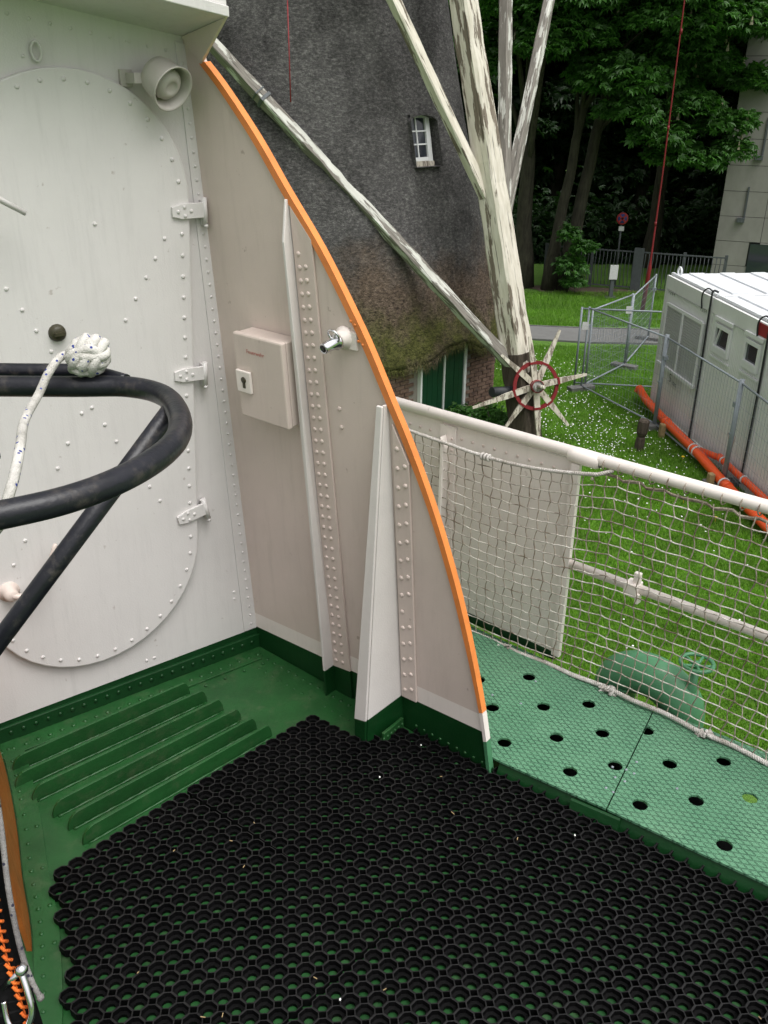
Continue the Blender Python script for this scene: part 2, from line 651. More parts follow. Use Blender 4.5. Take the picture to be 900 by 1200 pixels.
def make_leaf(name, ca, cb, cc, trans=.3, sc=.9):
    mt, nt, b = newmat(name)
    n = noise(nt, sc, 4, .6)
    n2 = noise(nt, 14, 2, .6)
    c = ramp(nt, n2, [(.3, ca), (.55, cb), (.75, cc)])
    sh = ramp(nt, n, [(.3, (.7, .7, .7)), (.7, (1.2, 1.2, 1.1))])
    c = mix(nt, 1.0, c, sh, 'MULTIPLY')
    nt.links.new(c, b.inputs['Base Color'])
    b.inputs['Roughness'].default_value = .45
    b.inputs['Specular IOR Level'].default_value = .35
    tr = N(nt, 'ShaderNodeBsdfTranslucent')
    nt.links.new(mix(nt, 1.0, c, (1.1, 1.5, .5), 'MULTIPLY'), tr.inputs['Color'])
    ms = N(nt, 'ShaderNodeMixShader')
    ms.inputs[0].default_value = trans
    out = nt.nodes['Material Output']
    nt.links.new(b.outputs[0], ms.inputs[1])
    nt.links.new(tr.outputs[0], ms.inputs[2])
    nt.links.new(ms.outputs[0], out.inputs['Surface'])
    return mt


M_leaf = make_leaf('chestnut_leaf', (.03, .085, .018), (.06, .165, .032), (.10, .235, .045))
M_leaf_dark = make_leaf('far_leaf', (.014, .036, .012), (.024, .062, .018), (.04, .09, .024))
M_leaf_bright = make_leaf('sapling_leaf', (.03, .09, .015), (.06, .17, .03), (.09, .23, .04))
M_grassb = make_leaf('grass_blade', (.09, .20, .017), (.145, .30, .027), (.20, .375, .045), .35, 1.4)
M_candle = make_leaf('blossom', (.30, .27, .18), (.45, .41, .30), (.55, .50, .40), .2)


def make_ground():
    mt, nt, b = newmat('lawn')
    n = noise(nt, 1.1, 7, .7)
    n2 = noise(nt, 24, 5, .75)
    c = ramp(nt, n2, [(.28, (.045, .11, .010)), (.55, (.10, .225, .022)), (.8, (.155, .30, .04))])
    sh = ramp(nt, n, [(.3, (.75, .75, .7)), (.7, (1.12, 1.12, 1.1))])
    c = mix(nt, 1.0, c, sh, 'MULTIPLY')
    bare = ramp(nt, noise(nt, .55, 7, .7), [(.66, (0, 0, 0)), (.76, (.7, .7, .7))])
    c = mix(nt, bare, c, (.10, .085, .045))
    nt.links.new(c, b.inputs['Base Color'])
    b.inputs['Roughness'].default_value = .9
    bump(nt, b, n2, .8, .04)
    return mt


M_lawn = make_ground()


def make_glass(name, col):
    mt, nt, b = newmat(name)
    b.inputs['Base Color'].default_value = (*col, 1)
    b.inputs['Roughness'].default_value = .06
    b.inputs['Specular IOR Level'].default_value = .7
    return mt


M_glass = make_glass('window_glass', (.03, .035, .045))


def flat(name, col, rough=.6):
    mt, nt, b = newmat(name)
    n = noise(nt, 40, 3)
    c = ramp(nt, n, [(.3, tuple(x * .85 for x in col)), (.7, tuple(min(1, x * 1.08) for x in col))])
    nt.links.new(c, b.inputs['Base Color'])
    b.inputs['Roughness'].default_value = rough
    return mt


M_redprint = flat('faded_red_print', (.50, .16, .13))
M_greyprint = flat('dark_grey_print', (.06, .06, .065))
M_signwhite = flat('sign_white', (.62, .62, .62))
M_signred = flat('sign_red', (.32, .02, .025))
M_signblue = flat('sign_blue', (.03, .05, .22))
M_pinkprint = flat('pale_red_scrawl', (.55, .32, .30))

# ------------------------------------------------------------------ frames of the ship
C0 = V((-.416, 2.512, 0))
E1 = V((-.799, -.601, 0))
E2 = V((.759, -.651, 0))
N1 = V((.601, -.799, 0))
W2 = V((-.0455, -.0343, 1))
N2 = V((-.650, -.758, -.056))
RQ = V((.576, 2.349, 0))
RD = V((.752, -.660, 0))
RN = V((-.660, -.752, 0))
UZ = V((0, 0, 1))


def BK(u, z, off=0):
    return C0 + E1 * u + UZ * z + N1 * off


def FN(s, z, off=0):
    return C0 + E2 * s + W2 * z + N2 * off


def RL(t, z, off=0):
    return RQ + RD * t + UZ * z + RN * off


def G3(x, y, z=0):
    return V((x, y, z))


GZ = -4.6

# ================================================================== SETTING
# ---------------- ground
mb = MB()
S = 450
mb.face([(-S, -S, GZ), (S, -S, GZ), (S, S, GZ), (-S, S, GZ)])
ground = struct(mb.build('ground', M_lawn, fix=False))

mb = MB()
PE = [(-40, 26.6), (4.15, 25.73), (5.83, 25.5), (9.0, 25.35), (40, 24.9)]
PN = [(-40, 25.2), (3.95, 24.29), (5.53, 23.98), (9.0, 23.8), (40, 23.4)]
for i in range(4):
    mb.face([(*PN[i], GZ + .03), (*PN[i + 1], GZ + .03), (*PE[i + 1], GZ + .03), (*PE[i], GZ + .03)])
struct(mb.build('path', M_asphalt))
mb = MB()
for i in range(4):
    a, b_ = V((*PN[i], GZ)), V((*PN[i + 1], GZ))
    mb.slab([a, b_, b_ + V((0, -.06, 0)), a + V((0, -.06, 0))], (0, 0, .05))
    a, b_ = V((*PE[i], GZ)), V((*PE[i + 1], GZ))
    mb.slab([a, b_, b_ + V((0, .06, 0)), a + V((0, .06, 0))], (0, 0, .05))
struct(mb.build('path_edging', M_foot))
mb = MB()
pts = []
for i in range(40):
    a = 2 * math.pi * i / 40
    pts.append((7.3 + 2.6 * math.cos(a) * (1 + .12 * math.sin(5 * a)), 30.75 + .75 * math.sin(a) * (1 + .2 * math.sin(3 * a + 1)) - .18 * (math.cos(a) * 2.6), GZ + .012))
mb.face(pts)
struct(mb.build('earth_patch', M_earth, fix=False))

# ---------------- deck of the ship
mb = MB()
mb.slab([C0 + E1 * 1.6, C0 + E1 * .0, C0 + E2 * 1.02, RL(.9, 0, .47), RL(1.9, 0, .47), G3(1.2, -1.6), G3(-2.3, -1.6), G3(-2.3, 1.5)], (0, 0, -.02))
deck = struct(mb.build('deck', M_green))

# doubler strips along the walls, a few mm proud, with rivets
mb = MB()
mb.slab([BK(1.5, 0, 0), BK(0, 0, 0), BK(.03, 0, .075), BK(1.5, 0, .075)], (0, 0, .006))
mb.slab([FN(.0, 0, .002), FN(.93, 0, .002), FN(.93, 0, .115), FN(.06, 0, .115)], (0, 0, .004))
mb.build('doubler_strip', M_green, deck, bevel=.0015)
mb = MB()
for i in range(44):
    u = .03 + i * .034
    mb.rivet(BK(u, .006, .05), UZ, .007)
    if i % 2 == 0:
        mb.rivet(BK(u + .01, .004, .1), UZ, .005)
for i in range(26):
    s = .05 + i * .033
    if .34 < s < .37 or .56 < s < .64:
        continue
    mb.rivet(FN(s, .004, .035), UZ, .006)
    mb.rivet(FN(s + .012, .004, .085), UZ, .0045)
mb.build('rivets', M_green, deck, kind='stuff')
# angle irons at the foot of the walls
mb = MB()
pa = [BK(0, .0), BK(1.5, .0)]
mb.slab([BK(-.0, .006, .012), BK(1.5, .006, .012), BK(1.5, .055, .012), BK(0, .055, .012)], N1 * -.012)
mb.build('base_angle', M_dgreen, deck, bevel=.002)
mb = MB()
for i in range(42):
    mb.rivet(BK(.03 + i * .0352, .034, .0125), N1, .0065)
mb.build('rivets', M_dgreen, deck, kind='stuff')

# anti-slip ribs on the deck: six flat bars with rounded ends
near = [(-1.005, 1.894), (-.974, 1.829), (-.912, 1.783), (-.84, 1.729), (-.787, 1.686), (-.736, 1.639)]
far = [(-.595, 2.253), (-.535, 2.215), (-.478, 2.172), (-.418, 2.128), (-.367, 2.088), (-.319, 2.056)]
for a, b_ in zip(near, far):
    a, b_ = V((*a, 0)), V((*b_, 0))
    d = (b_ - a).normalized()
    nrm = V((-d.y, d.x, 0))
    L = (b_ - a).length
    hgt = .046
    prof = []
    for k in range(6):
        t = k / 5 * math.pi / 2
        prof.append((.03 - .03 * math.sin(t) if False else .035 * (1 - math.sin(t)), hgt * (1 - math.cos(t)) * 0 + hgt * (1 - math.cos(t))))
    left = [(0, 0)] + [(.035 * (1 - math.cos(t)), hgt * math.sin(t)) for t in [i / 6 * math.pi / 2 for i in range(1, 7)]]
    rightp = [(L - x * .55, z) for x, z in left][::-1]
    mb = MB()
    mb.slab([a + d * x + UZ * z - nrm * .004 for x, z in left + rightp], nrm * .008)
    mb.build('rib', M_green, deck, bevel=.001)
# weld beads along the ribs
mb = MB()
for a, b_ in zip(near, far):
    a, b_ = V((*a, 0)), V((*b_, 0))
    d = (b_ - a).normalized()
    nrm = V((d.y, -d.x, 0))
    n = 50
    mb.tube([a + (b_ - a) * (.02 + .96 * i / n) + nrm * .008 + UZ * .001 for i in range(n + 1)],
            [.002 + .003 * random.random() for _ in range(n + 1)], 5)
mb.build('weld_bead', M_green, deck)

# curved gunwale strip at the left edge of the deck, with rivets
edge = [(-1.16, 2.10), (-1.048, 1.945), (-.929, 1.722), (-.845, 1.54), (-.775, 1.40), (-.727, 1.28), (-.69, 1.172), (-.65, 1.02), (-.62, .85), (-.60, .5), (-.60, -.2)]


def smooth(pts, n=6):
    P = [V(p) if len(p) == 3 else V((*p, 0)) for p in pts]
    out = []
    for i in range(len(P) - 1):
        p0, p1, p2, p3 = P[max(i - 1, 0)], P[i], P[i + 1], P[min(i + 2, len(P) - 1)]
        for k in range(n):
            t = k / n
            out.append(.5 * ((2 * p1) + (-p0 + p2) * t + (2 * p0 - 5 * p1 + 4 * p2 - p3) * t * t + (-p0 + 3 * p1 - 3 * p2 + p3) * t ** 3))
    out.append(P[-1])
    return out


ec = smooth(edge, 8)
mb = MB()
for i in range(len(ec) - 1):
    a, b_ = ec[i], ec[i + 1]
    ta = (ec[min(i + 1, len(ec) - 1)] - ec[max(i - 1, 0)]).normalized()
    tb = (ec[min(i + 2, len(ec) - 1)] - ec[i]).normalized()
    na, nb = V((-ta.y, ta.x, 0)), V((-tb.y, tb.x, 0))
    if na.x < 0:
        na, nb = -na, -nb
    mb.hexa([a - na * .0, b_ - nb * .0, b_ + nb * .055, a + na * .055,
             a + UZ * .008, b_ + UZ * .008, b_ + nb * .055 + UZ * .008, a + na * .055 + UZ * .008])
mb.build('gunwale_strip', M_green, deck)
mb = MB()
acc = 0
for i in range(len(ec) - 1):
    seg = (ec[i + 1] - ec[i])
    t = seg.normalized()
    nn = V((-t.y, t.x, 0))
    nn = nn if nn.x > 0 else -nn
    acc += seg.length
    if acc > .03:
        acc = 0
        mb.rivet(ec[i] + nn * .018 + UZ * .008, UZ, .0055)
        if i % 3 == 0:
            mb.rivet(ec[i] + nn * .043 + UZ * .008, UZ, .0055)
mb.build('rivets', M_green, deck, kind='stuff')

# ship's side, plus an added black tray and skirt that darken the platform holes
mb = MB()
mb.slab([RL(-1.4, -.02, .36), RL(1.9, -.02, .36), RL(1.9, GZ, .5), RL(-1.4, GZ, .5)], RN * .02)
mb.slab([RL(-1.2, -.10, .36), RL(1.9, -.10, .36), RL(1.9, -.10, .05), RL(.575, -.10, .05), RL(.575, -.10, .02), RL(-1.2, -.10, .02)], (0, 0, -.02))
mb.slab([RL(-1.2, -.12, .022), RL(.575, -.12, .022), RL(.575, .042, .022), RL(-1.2, .042, .022)], RN * .006)
struct(mb.build('hull_and_tray', M_hull))

# ================================================================== BULKHEAD with its door
bulk = thing('bulkhead', 'white riveted steel bulkhead with a large rounded door', 'wall', tuple(C0))
mb = MB()
zt = lambda u: 1.78 + .169 * u
mb.slab([BK(-.005, .075), BK(1.6, .06), BK(1.6, 2.1), BK(.08, 1.80)], N1 * -.012)
mb.build('plate', M_white, bulk)
mb = MB()
mb.slab([BK(0, 0, .0), BK(1.6, 0, .0), BK(1.6, .06, .0), BK(-.005, .075, .0)], N1 * -.012)
mb.build('kick_band', M_dgreen, bulk)
# edge flange beside the corner, riveted
mb = MB()
mb.slab([BK(.004, .078, .004), BK(.05, .078, .004), BK(.125, 1.79, .004), BK(.085, 1.78, .004)], N1 * -.004)
mb.build('corner_flange', M_white, bulk, bevel=.001)
mb = MB()
for i in range(50):
    z = .10 + i * .0335
    mb.rivet(BK(.018 + .053 * z, z, .004), N1, .0042)
for u, z in [(.075, .21), (.075, .235), (.36, .07 + .03), (.385, .10), (.475, 1.71), (.49, 1.75)]:
    mb.rivet(BK(u, z, 0), N1, .005)
for i in range(16):
    u = .15 + i * .045
    mb.rivet(BK(u, zt(u) - .035, 0), N1, .0045)
mb.build('rivets', M_white, bulk, kind='stuff')
# the little eye above the door
mb = MB()
mb.tube([BK(.462 + .010 * math.cos(a), 1.76 + .02 * math.sin(a), .006 + .008 * abs(math.sin(a * .5))) for a in [i / 16 * 2 * math.pi for i in range(16)]], .0032, 6, closed=True)
mb.build('eye', M_white, bulk)

# canopy above
mb = MB()
ua, ub = .105, 1.7
A0, A1 = BK(.1, 1.80, 0), BK(1.7, 2.07, 0)
B0, B1 = BK(.085, 1.833, .2), BK(1.7, 2.09, .2)
mb.slab([A0, A1, B1, B0], (0, 0, .012))
mb.build('underside_plate', M_white, bulk)
mb = MB()
mb.slab([B0, B1, B1 + UZ * .05, B0 + UZ * .022], N1 * .012)
mb.build('lip', M_white, bulk, bevel=.002)
mb = MB()
T1, T2, T3 = BK(.1, 1.80, .002), FN(.07, 1.742, .004), BK(.083, 1.834, .2)
nrm = (T2 - T1).cross(T3 - T1).normalized()
mb.slab([T1, T2, T3], nrm * .008)
mb.build('gusset', M_cream, bulk)
mb = MB()
mb.slab([A0 + UZ * .02, A1 + UZ * .02, B1 + UZ * .05, B0 + UZ * .024], (0, 0, .01))
mb.build('canopy_top', M_white, bulk)

# door: stadium outline, leaning very slightly
DR = .31


def dcen(z):
    return .449 + .063 * (.95 - z) + .02


def stadium(r, n=22, grow=0):
    """outline as (u,z)"""
    zt_, zb_ = 1.42, .475
    out = []
    for k in range(n + 1):
        a = math.pi * k / n
        out.append((-(r + grow) * math.cos(a), zt_ + (r + grow) * math.sin(a)))
    for k in range(n + 1):
        a = math.pi * k / n
        out.append(((r + grow) * math.cos(a), zb_ - (r + grow) * math.sin(a)))
    return [(dcen(z) + u, z) for u, z in out]


door_poly = stadium(DR)
mb = MB()
mb.slab([BK(u, z, .001) for u, z in door_poly], N1 * .02)
door = mb.build('door', M_white, bulk, bevel=.004)
ORG[door.name] = ORG[bulk.name]
mb = MB()
op = stadium(DR - .024, 60)
L = [V((u, z, 0)) for u, z in op]
acc = .0
for i in range(len(L)):
    a, b_ = L[i], L[(i + 1) % len(L)]
    sl = (b_ - a).length
    t = 0
    while acc + (sl - t) >= .054:
        t += .054 - acc
        acc = 0
        p = a + (b_ - a) * (t / sl)
        mb.rivet(BK(p.x, p.y, .021), N1, .0058)
    acc += sl - t
for u, z in [(.614, 1.258), (.586, 1.205), (.561, 1.151), (.533, 1.095), (.237, 1.292), (.267, 1.247), (.301, 1.197), (.334, 1.146),
             (.452, .933), (.48, .923), (.424, .88), (.399, .827), (.527, .85), (.563, .788), (.321, .674), (.295, .623), (.675, .61),
             (.714, .55), (.207, 1.339), (.383, 1.388), (.602, .73), (.64, .67), (.372, .775), (.347, .725)]:
    mb.rivet(BK(u, z, .021), N1, .0055)
mb.build('rivets', M_white, door, kind='stuff')
# hinges
for (u0, z0, u1, z1) in [(.178, 1.402, .094, 1.402), (.213, .976, .13, .972), (.245, .548, .163, .563)]:
    mb = MB()
    d = V((u1 - u0, z1 - z0, 0)).normalized()
    nn = V((-d.y, d.x, 0))
    L = math.hypot(u1 - u0, z1 - z0)

    def hp(x, y, off):
        return BK(u0 + d.x * x + nn.x * y, z0 + d.y * x + nn.y * y, off)
    mb.slab([hp(-.004, -.012, .021), hp(.022, -.019, .021), hp(L, -.019, .021), hp(L, .019, .021), hp(.022, .019, .021), hp(-.004, .012, .021)], N1 * .008)
    mb.slab([hp(L - .002, -.024, .003), hp(L + .016, -.024, .003), hp(L + .016, .04, .003), hp(L - .002, .04, .003)], N1 * .012)
    hg = mb.build('hinge', M_white, door, bevel=.0015)
    mb = MB()
    mb.tube([hp(L + .004, -.030, .024), hp(L + .004, .036, .024)], .0075, 10)
    mb.tube([hp(L + .004, .036, .026), hp(L + .004, .044, .026)], .006, 8)
    for x, y in [(.012, 0), (.03, .011), (.03, -.011), (.048, 0)]:
        mb.rivet(hp(x, y, .029), N1, .0052)
    mb.build('hinge_pin', M_white, door)
# round plug, lever rods
mb = MB()
mb.lathe([(.0001, .016), (.011, .017), (.019, .012), (.022, .0), (.022, -.004)], BK(.512, 1.139, .021), N1, 18)
mb.box(BK(.512, 1.139, .037), E1 * .012, UZ * .004, N1 * .008)
mb.build('plug', M_brown, door)
mb = MB()
mb.tube([BK(.76, 1.56, .1), BK(.66, 1.494, .1), BK(.565, 1.433, .1)], [.009, .008, .006], 10)
mb.tube([BK(.76, 1.56, .1), BK(.76, 1.56, .02)], .012, 10)
mb.build('dog_lever', M_white, door)
mb = MB()
mb.lathe([(.028, .0), (.028, .006), (.018, .009), (.018, .03), (.012, .036), (.0001, .037)], BK(.739, .478, .021), N1, 16)
pth = smooth([BK(.739, .478, .05), BK(.70, .466, .06), BK(.665, .482, .066), BK(.63, .55, .066), BK(.612, .60, .066)], 6)
mb.tube(pth, [.009] * (len(pth) - 4) + [.008, .007, .006, .004], 10)
mb.build('door_handle', M_cream, door)

# ================================================================== SIDE WING with orange edge
fin = thing('bulwark_wing', 'cream riveted steel wing wall with a curved orange edge', 'wall', tuple(C0))
inner = [(.069, 1.742), (.131, 1.686), (.23, 1.58), (.319, 1.467), (.416, 1.349), (.492, 1.238), (.557, 1.134), (.619, 1.019), (.682, .901), (.757, .739), (.822, .554), (.863, .402), (.900, .239), (.918, .133), (.932, .005)]
outer = [(.098, 1.752), (.160, 1.697), (.262, 1.589), (.352, 1.475), (.450, 1.356), (.527, 1.244), (.593, 1.138), (.654, 1.022), (.716, .904), (.786, .742), (.850, .558), (.889, .405), (.921, .235), (.936, .128), (.950, .005)]
si = [p for p in smooth([(a, b_, 0) for a, b_ in inner], 6)]
so = [p for p in smooth([(a, b_, 0) for a, b_ in outer], 6)]


si, so = ([V((p.x - .010 * min(1, p.y / .5), p.y, 0)) for p in si],
          [V((p.x + (q.x - p.x) * .62 - .010 * min(1, p.y / .5), p.y + (q.y - p.y) * .62, 0)) for p, q in zip(si, so)])


def gline(s):
    return .080 + .0625 * s


TH = -.010
mb = MB()
edge_pts = [(p.x, p.y) for p in so]
up = [(s - .008, z) for s, z in edge_pts if z > gline(s) + .055]
mb.slab([FN(*p) for p in [(0, gline(0) + .055)] + [(-.03, 1.80), (.06, 1.80)] + up + [(up[-1][0], gline(up[-1][0]) + .055)]], N2 * TH)
mb.build('plate', M_cream, fin)
mb = MB()
e_ = up[-1][0]
mb.slab([FN(*p) for p in [(0, gline(0)), (0, gline(0) + .055), (e_, gline(e_) + .055), (e_ + .012, gline(e_))]], N2 * TH)
mb.build('clean_band', M_creamc, fin)
mb = MB()
mb.slab([FN(*p) for p in [(0, 0), (0, gline(0)), (e_ + .012, gline(e_)), (.945, 0)]], N2 * TH)
mb.build('kick_band', M_dgreen, fin)
# edge strip: orange, then white, then green down to the deck


def edge_at(line, z):
    for p, q in zip(line[:-1], line[1:]):
        if q.y <= z <= p.y:
            f = (p.y - z) / max(1e-9, p.y - q.y)
            return p.lerp(q, f)
    return line[0] if z > line[0].y else line[-1]


def strip(zhi, zlo, mat, n):
    mbs = MB()
    prev = None
    for i in range(n + 1):
        z = zhi + (zlo - zhi) * i / n
        a, c = edge_at(si, z), edge_at(so, z + .004)
        cur = [FN(a.x, a.y, -.012), FN(c.x, c.y, -.012), FN(a.x, a.y, .007), FN(c.x, c.y, .007)]
        if prev:
            mbs.hexa([prev[0], cur[0], cur[1], prev[1], prev[2], cur[2], cur[3], prev[3]])
        prev = cur
    return mbs.build('edge_strip', mat, fin)


strip(1.742, .2015, M_orange, 70)
strip(.2, .1115, M_creamc, 6)
strip(.11, .006, M_vent, 6)
mb = MB()
for s, z in [(.519, 1.2), (.532, 1.193), (.541, 1.155), (.554, 1.148)]:
    mb.rivet(FN(s - .004, z - .012, .007), N2, .004)
mb.build('rivets', M_orange, fin, kind='stuff')

# stiffener: angle iron with two columns of rivets
stf = MB()
zl = gline(.35) - .005
prof_w = [(.322, 1.452, .0), (.322, 1.452, .012), (.338, 1.36, .045), (.349, 1.0, .045), (.354, zl, .045), (.354, zl, 0)]
stf.slab([FN(s, z, o) for s, z, o in prof_w], E2 * .008)
st1 = stf.build('stiffener', M_shoulder, fin, bevel=.002)
ORG[st1.name] = ORG[fin.name]
mb = MB()
mb.slab([FN(.334, 1.44, .0005), FN(.362, zl, .0005), FN(.432, gline(.43), .0005), (FN(.40, 1.365, .0005))], N2 * .007)
mb.build('flange', M_cream, st1, bevel=.0015)
mb = MB()
for k in range(38):
    z = .125 + k * .0325
    f = z / 1.4
    s0 = .379 * (1 - f) + .352 * f
    w_ = .028 * (1 - f * .25)
    if z < 1.36:
        mb.rivet(FN(s0, z, .0075), N2, .0067)
    if z < 1.31:
        mb.rivet(FN(s0 + w_, z - .006 + .01, .0075), N2, .0067)
mb.rivet(FN(.452, .949), N2, .0068)
mb.rivet(FN(.455, .899), N2, .0068)
mb.build('rivets', M_cream, st1, kind='stuff')
mb = MB()
mb.slab([FN(.354, 0, 0), FN(.354, 0, .045), FN(.354, zl, .045), FN(.354, zl, 0)], E2 * .008)
mb.slab([FN(.362, 0, .0005), FN(.362, zl, .0005), FN(.432, gline(.43), .0005), FN(.432, 0, .0005)], N2 * .007)
mb.build('stiffener_foot', M_dgreen, fin, bevel=.002)

# large bracket stiffener
zc = .092
web = [(.612, 1.0, .0), (.612, 1.0, .016), (.598, zc, .122), (.624, gline(.62), .0)]
mb = MB()
mb.slab([FN(s, z, o) for s, z, o in web], E2 * .008)
st2 = mb.build('bracket', M_shoulder, fin, bevel=.0015)
ORG[st2.name] = ORG[fin.name]
mb = MB()
fl = [(.620, 1.0, .018), (.605, zc, .124), (.561, zc - .012, .124), (.602, 1.0, .018)]
mb.slab([FN(s, z, o) for s, z, o in fl], N2 * .008)
mb.build('bracket_flange', M_shoulder, st2, bevel=.002)
mb = MB()
mb.slab([FN(.634, .955, .0005), FN(.634, gline(.634), .0005), FN(.688, gline(.688), .0005), FN(.684, .86, .0005)], N2 * .007)
mb.build('flange', M_cream, st2, bevel=.0015)
mb = MB()
for k in range(16):
    z = .15 + k * .053
    if z < .94:
        mb.rivet(FN(.648, z, .0075), N2, .0068)
    if z < .84 and k != 5:
        mb.rivet(FN(.672, z + .012, .0075), N2, .0068)
mb.build('rivets', M_cream, st2, kind='stuff')
mb = MB()
mb.slab([FN(.624, 0, 0), FN(.597, 0, .131), FN(.598, zc, .122), FN(.624, gline(.62), 0)], E2 * .008)
mb.slab([FN(.566, 0, .133), FN(.604, 0, .133), FN(.605, zc, .124), FN(.561, zc - .012, .124)], N2 * .008)
mb.build('bracket_foot', M_dgreen, fin, bevel=.002)
mb = MB()
mb.slab([FN(.634, .008, .10), FN(.634, .008, .012), FN(.634, .048, .012), FN(.634, .048, .10)], E2 * .010)
mb.build('foot_angle', M_green, fin, bevel=.002)
mb = MB()
for k in range(6):
    mb.rivet(FN(.644, .03, .02 + k * .016), E2, .005)
    mb.rivet(FN(.672, .006, .02 + k * .018), UZ, .005)
for k in range(9):
    mb.rivet(FN(.68 + k * .029, .03, .0), N2, .005)
    mb.rivet(FN(.69 + k * .026, .006, .03 + .01 * (k % 2)), UZ, .005)
mb.build('rivets', M_green, fin, kind='stuff')

# ================================================================== things on the walls
# key box
kb = thing('key_box', 'small cream steel key box with a lock plate on the wing wall', 'box', tuple(FN(.23, .885, 0)))
mb = MB()
bx0, bx1, bz0, bz1 = .146, .326, .884, 1.112
mb.slab([FN(bx0, bz0, .001), FN(bx1, bz0, .001), FN(bx1, bz1, .001), FN(bx0, bz1, .001)], N2 * .05)
mb.build('case', M_cream, kb, bevel=.003)
mb = MB()
mb.slab([FN(bx0 - .003, bz0 - .003, .0525), FN(bx1 + .003, bz0 - .003, .0525), FN(bx1 + .003, bz1 + .003, .0525), FN(bx0 - .003, bz1 + .003, .0525)], N2 * .018)
mb.build('lid', M_cream, kb, bevel=.005)
mb = MB()
mb.slab([FN(.150, .956, .0712), FN(.205, .956, .0712), FN(.205, 1.016, .0712), FN(.150, 1.016, .0712)], N2 * .009)
lk = mb.build('lock_plate', M_creamc, kb, bevel=.002)
ORG[lk.name] = ORG[kb.name]
mb = MB()
mb.lathe([(.0085, 0), (.0085, .003), (.0001, .003)], FN(.181, .992, .080), N2, 14)
mb.slab([FN(.1765, .970, .0803), FN(.1855, .970, .0803), FN(.1855, .99, .0803), FN(.1765, .99, .0803)], N2 * .0022)
mb.build('keyhole', M_brown, lk)


def lettering(name, txt, origin, ex, ey, size, mat, parent, shear=0):
    cu = bpy.data.curves.new(name, 'FONT')
    cu.body = txt
    cu.size = size
    cu.extrude = .0001
    cu.shear = shear
    cu.materials.append(mat)
    tmp = bpy.data.objects.new(name + '_curve', cu)
    me = bpy.data.meshes.new_from_object(tmp)
    bpy.data.objects.remove(tmp)
    me.name = name
    o = bpy.data.objects.new(name, me)
    COL.objects.link(o)
    ex, ey = V(ex).normalized(), V(ey)
    ey = (ey - ex * ey.dot(ex)).normalized()
    ez = ex.cross(ey)
    mm = Matrix((ex, ey, ez)).transposed().to_4x4()
    mm.translation = V(origin) - ORG.get(parent.name, V((0, 0, 0)))
    o.parent = parent
    o.matrix_local = mm
    return o


lettering('lettering', 'Feuerwehr', FN(.193, 1.066, .0713), E2, W2, .0155, M_redprint, kb)

# loudspeaker horn
hn = thing('loudspeaker', 'grey round horn loudspeaker beside the top of the door', 'loudspeaker', tuple(BK(.25, 1.70, 0)))
mb = MB()
mb.slab([BK(.275, 1.690, 0), BK(.245, 1.690, 0), BK(.245, 1.727, 0), BK(.275, 1.727, 0)], N1 * .012)
mb.slab([BK(.262, 1.697, .012), BK(.256, 1.697, .012), BK(.256, 1.72, .012), BK(.262, 1.72, .012)], N1 * .05)
mb.slab([BK(.262, 1.697, .056), BK(.215, 1.697, .056), BK(.215, 1.72, .056), BK(.262, 1.72, .056)], N1 * .005)
mb.rivet(BK(.238, 1.708, .061), N1, .006)
mb.build('bracket', M_grey_horn, hn, bevel=.001)
hax = (N1 * .8 + E1 * -.22 + UZ * -.45).normalized()
ho = BK(.205, 1.722, .042)
mb = MB()
mb.lathe([(.0001, 0), (.027, .0), (.043, .010), (.0465, .026), (.049, .066), (.0535, .074), (.0545, .077), (.052, .078), (.048, .073), (.044, .044), (.034, .026), (.0001, .024)], ho, hax, 36)
mb.build('bell', M_grey_horn, hn)
mb = MB()
mb.lathe([(.037, .026), (.037, .05), (.0345, .060), (.026, .068), (.016, .072), (.014, .069), (.0001, .070)], ho, hax, 32)
mb.build('driver_cap', M_grey_horn, hn)

# chrome coupling near the orange edge
cp = thing('hose_coupling', 'chrome key-ring coupling on a white boss beside the orange edge', 'coupling', tuple(FN(.50, 1.14, 0)))
mb = MB()
mb.lathe([(.029, 0), (.029, .006), (.022, .012), (.019, .026), (.0001, .027)], FN(.487, 1.142, .001), N2, 20)
mb.slab([FN(.487, 1.165, .0), FN(.53, 1.16, 0), FN(.53, 1.118, 0), FN(.487, 1.118, 0)], N2 * .007)
mb.build('boss', M_creamc, cp)
mb = MB()
mb.lathe([(.019, .024), (.020, .028), (.020, .034), (.014, .036), (.0135, .074), (.012, .078), (.0095, .078), (.009, .060), (.0001, .058)], FN(.487, 1.142, .001), N2 + UZ * -.12, 18)
mb.build('barrel', M_chrome, cp)
mb = MB()
mb.lathe([(.0088, .060), (.0088, .0775), (.0001, .0775)], FN(.487, 1.142, .001), N2 + UZ * -.12, 14)
mb.build('bore', M_dark, cp)
mb = MB()
cc = FN(.492, 1.158, .045)
mb.tube([cc + (E2 * math.cos(a) * .017 + (UZ * .8 + N2 * .4) * math.sin(a) * .019) for a in [i / 18 * 2 * math.pi for i in range(18)]], .0028, 6, closed=True)
mb.build('ring', M_chrome, cp)

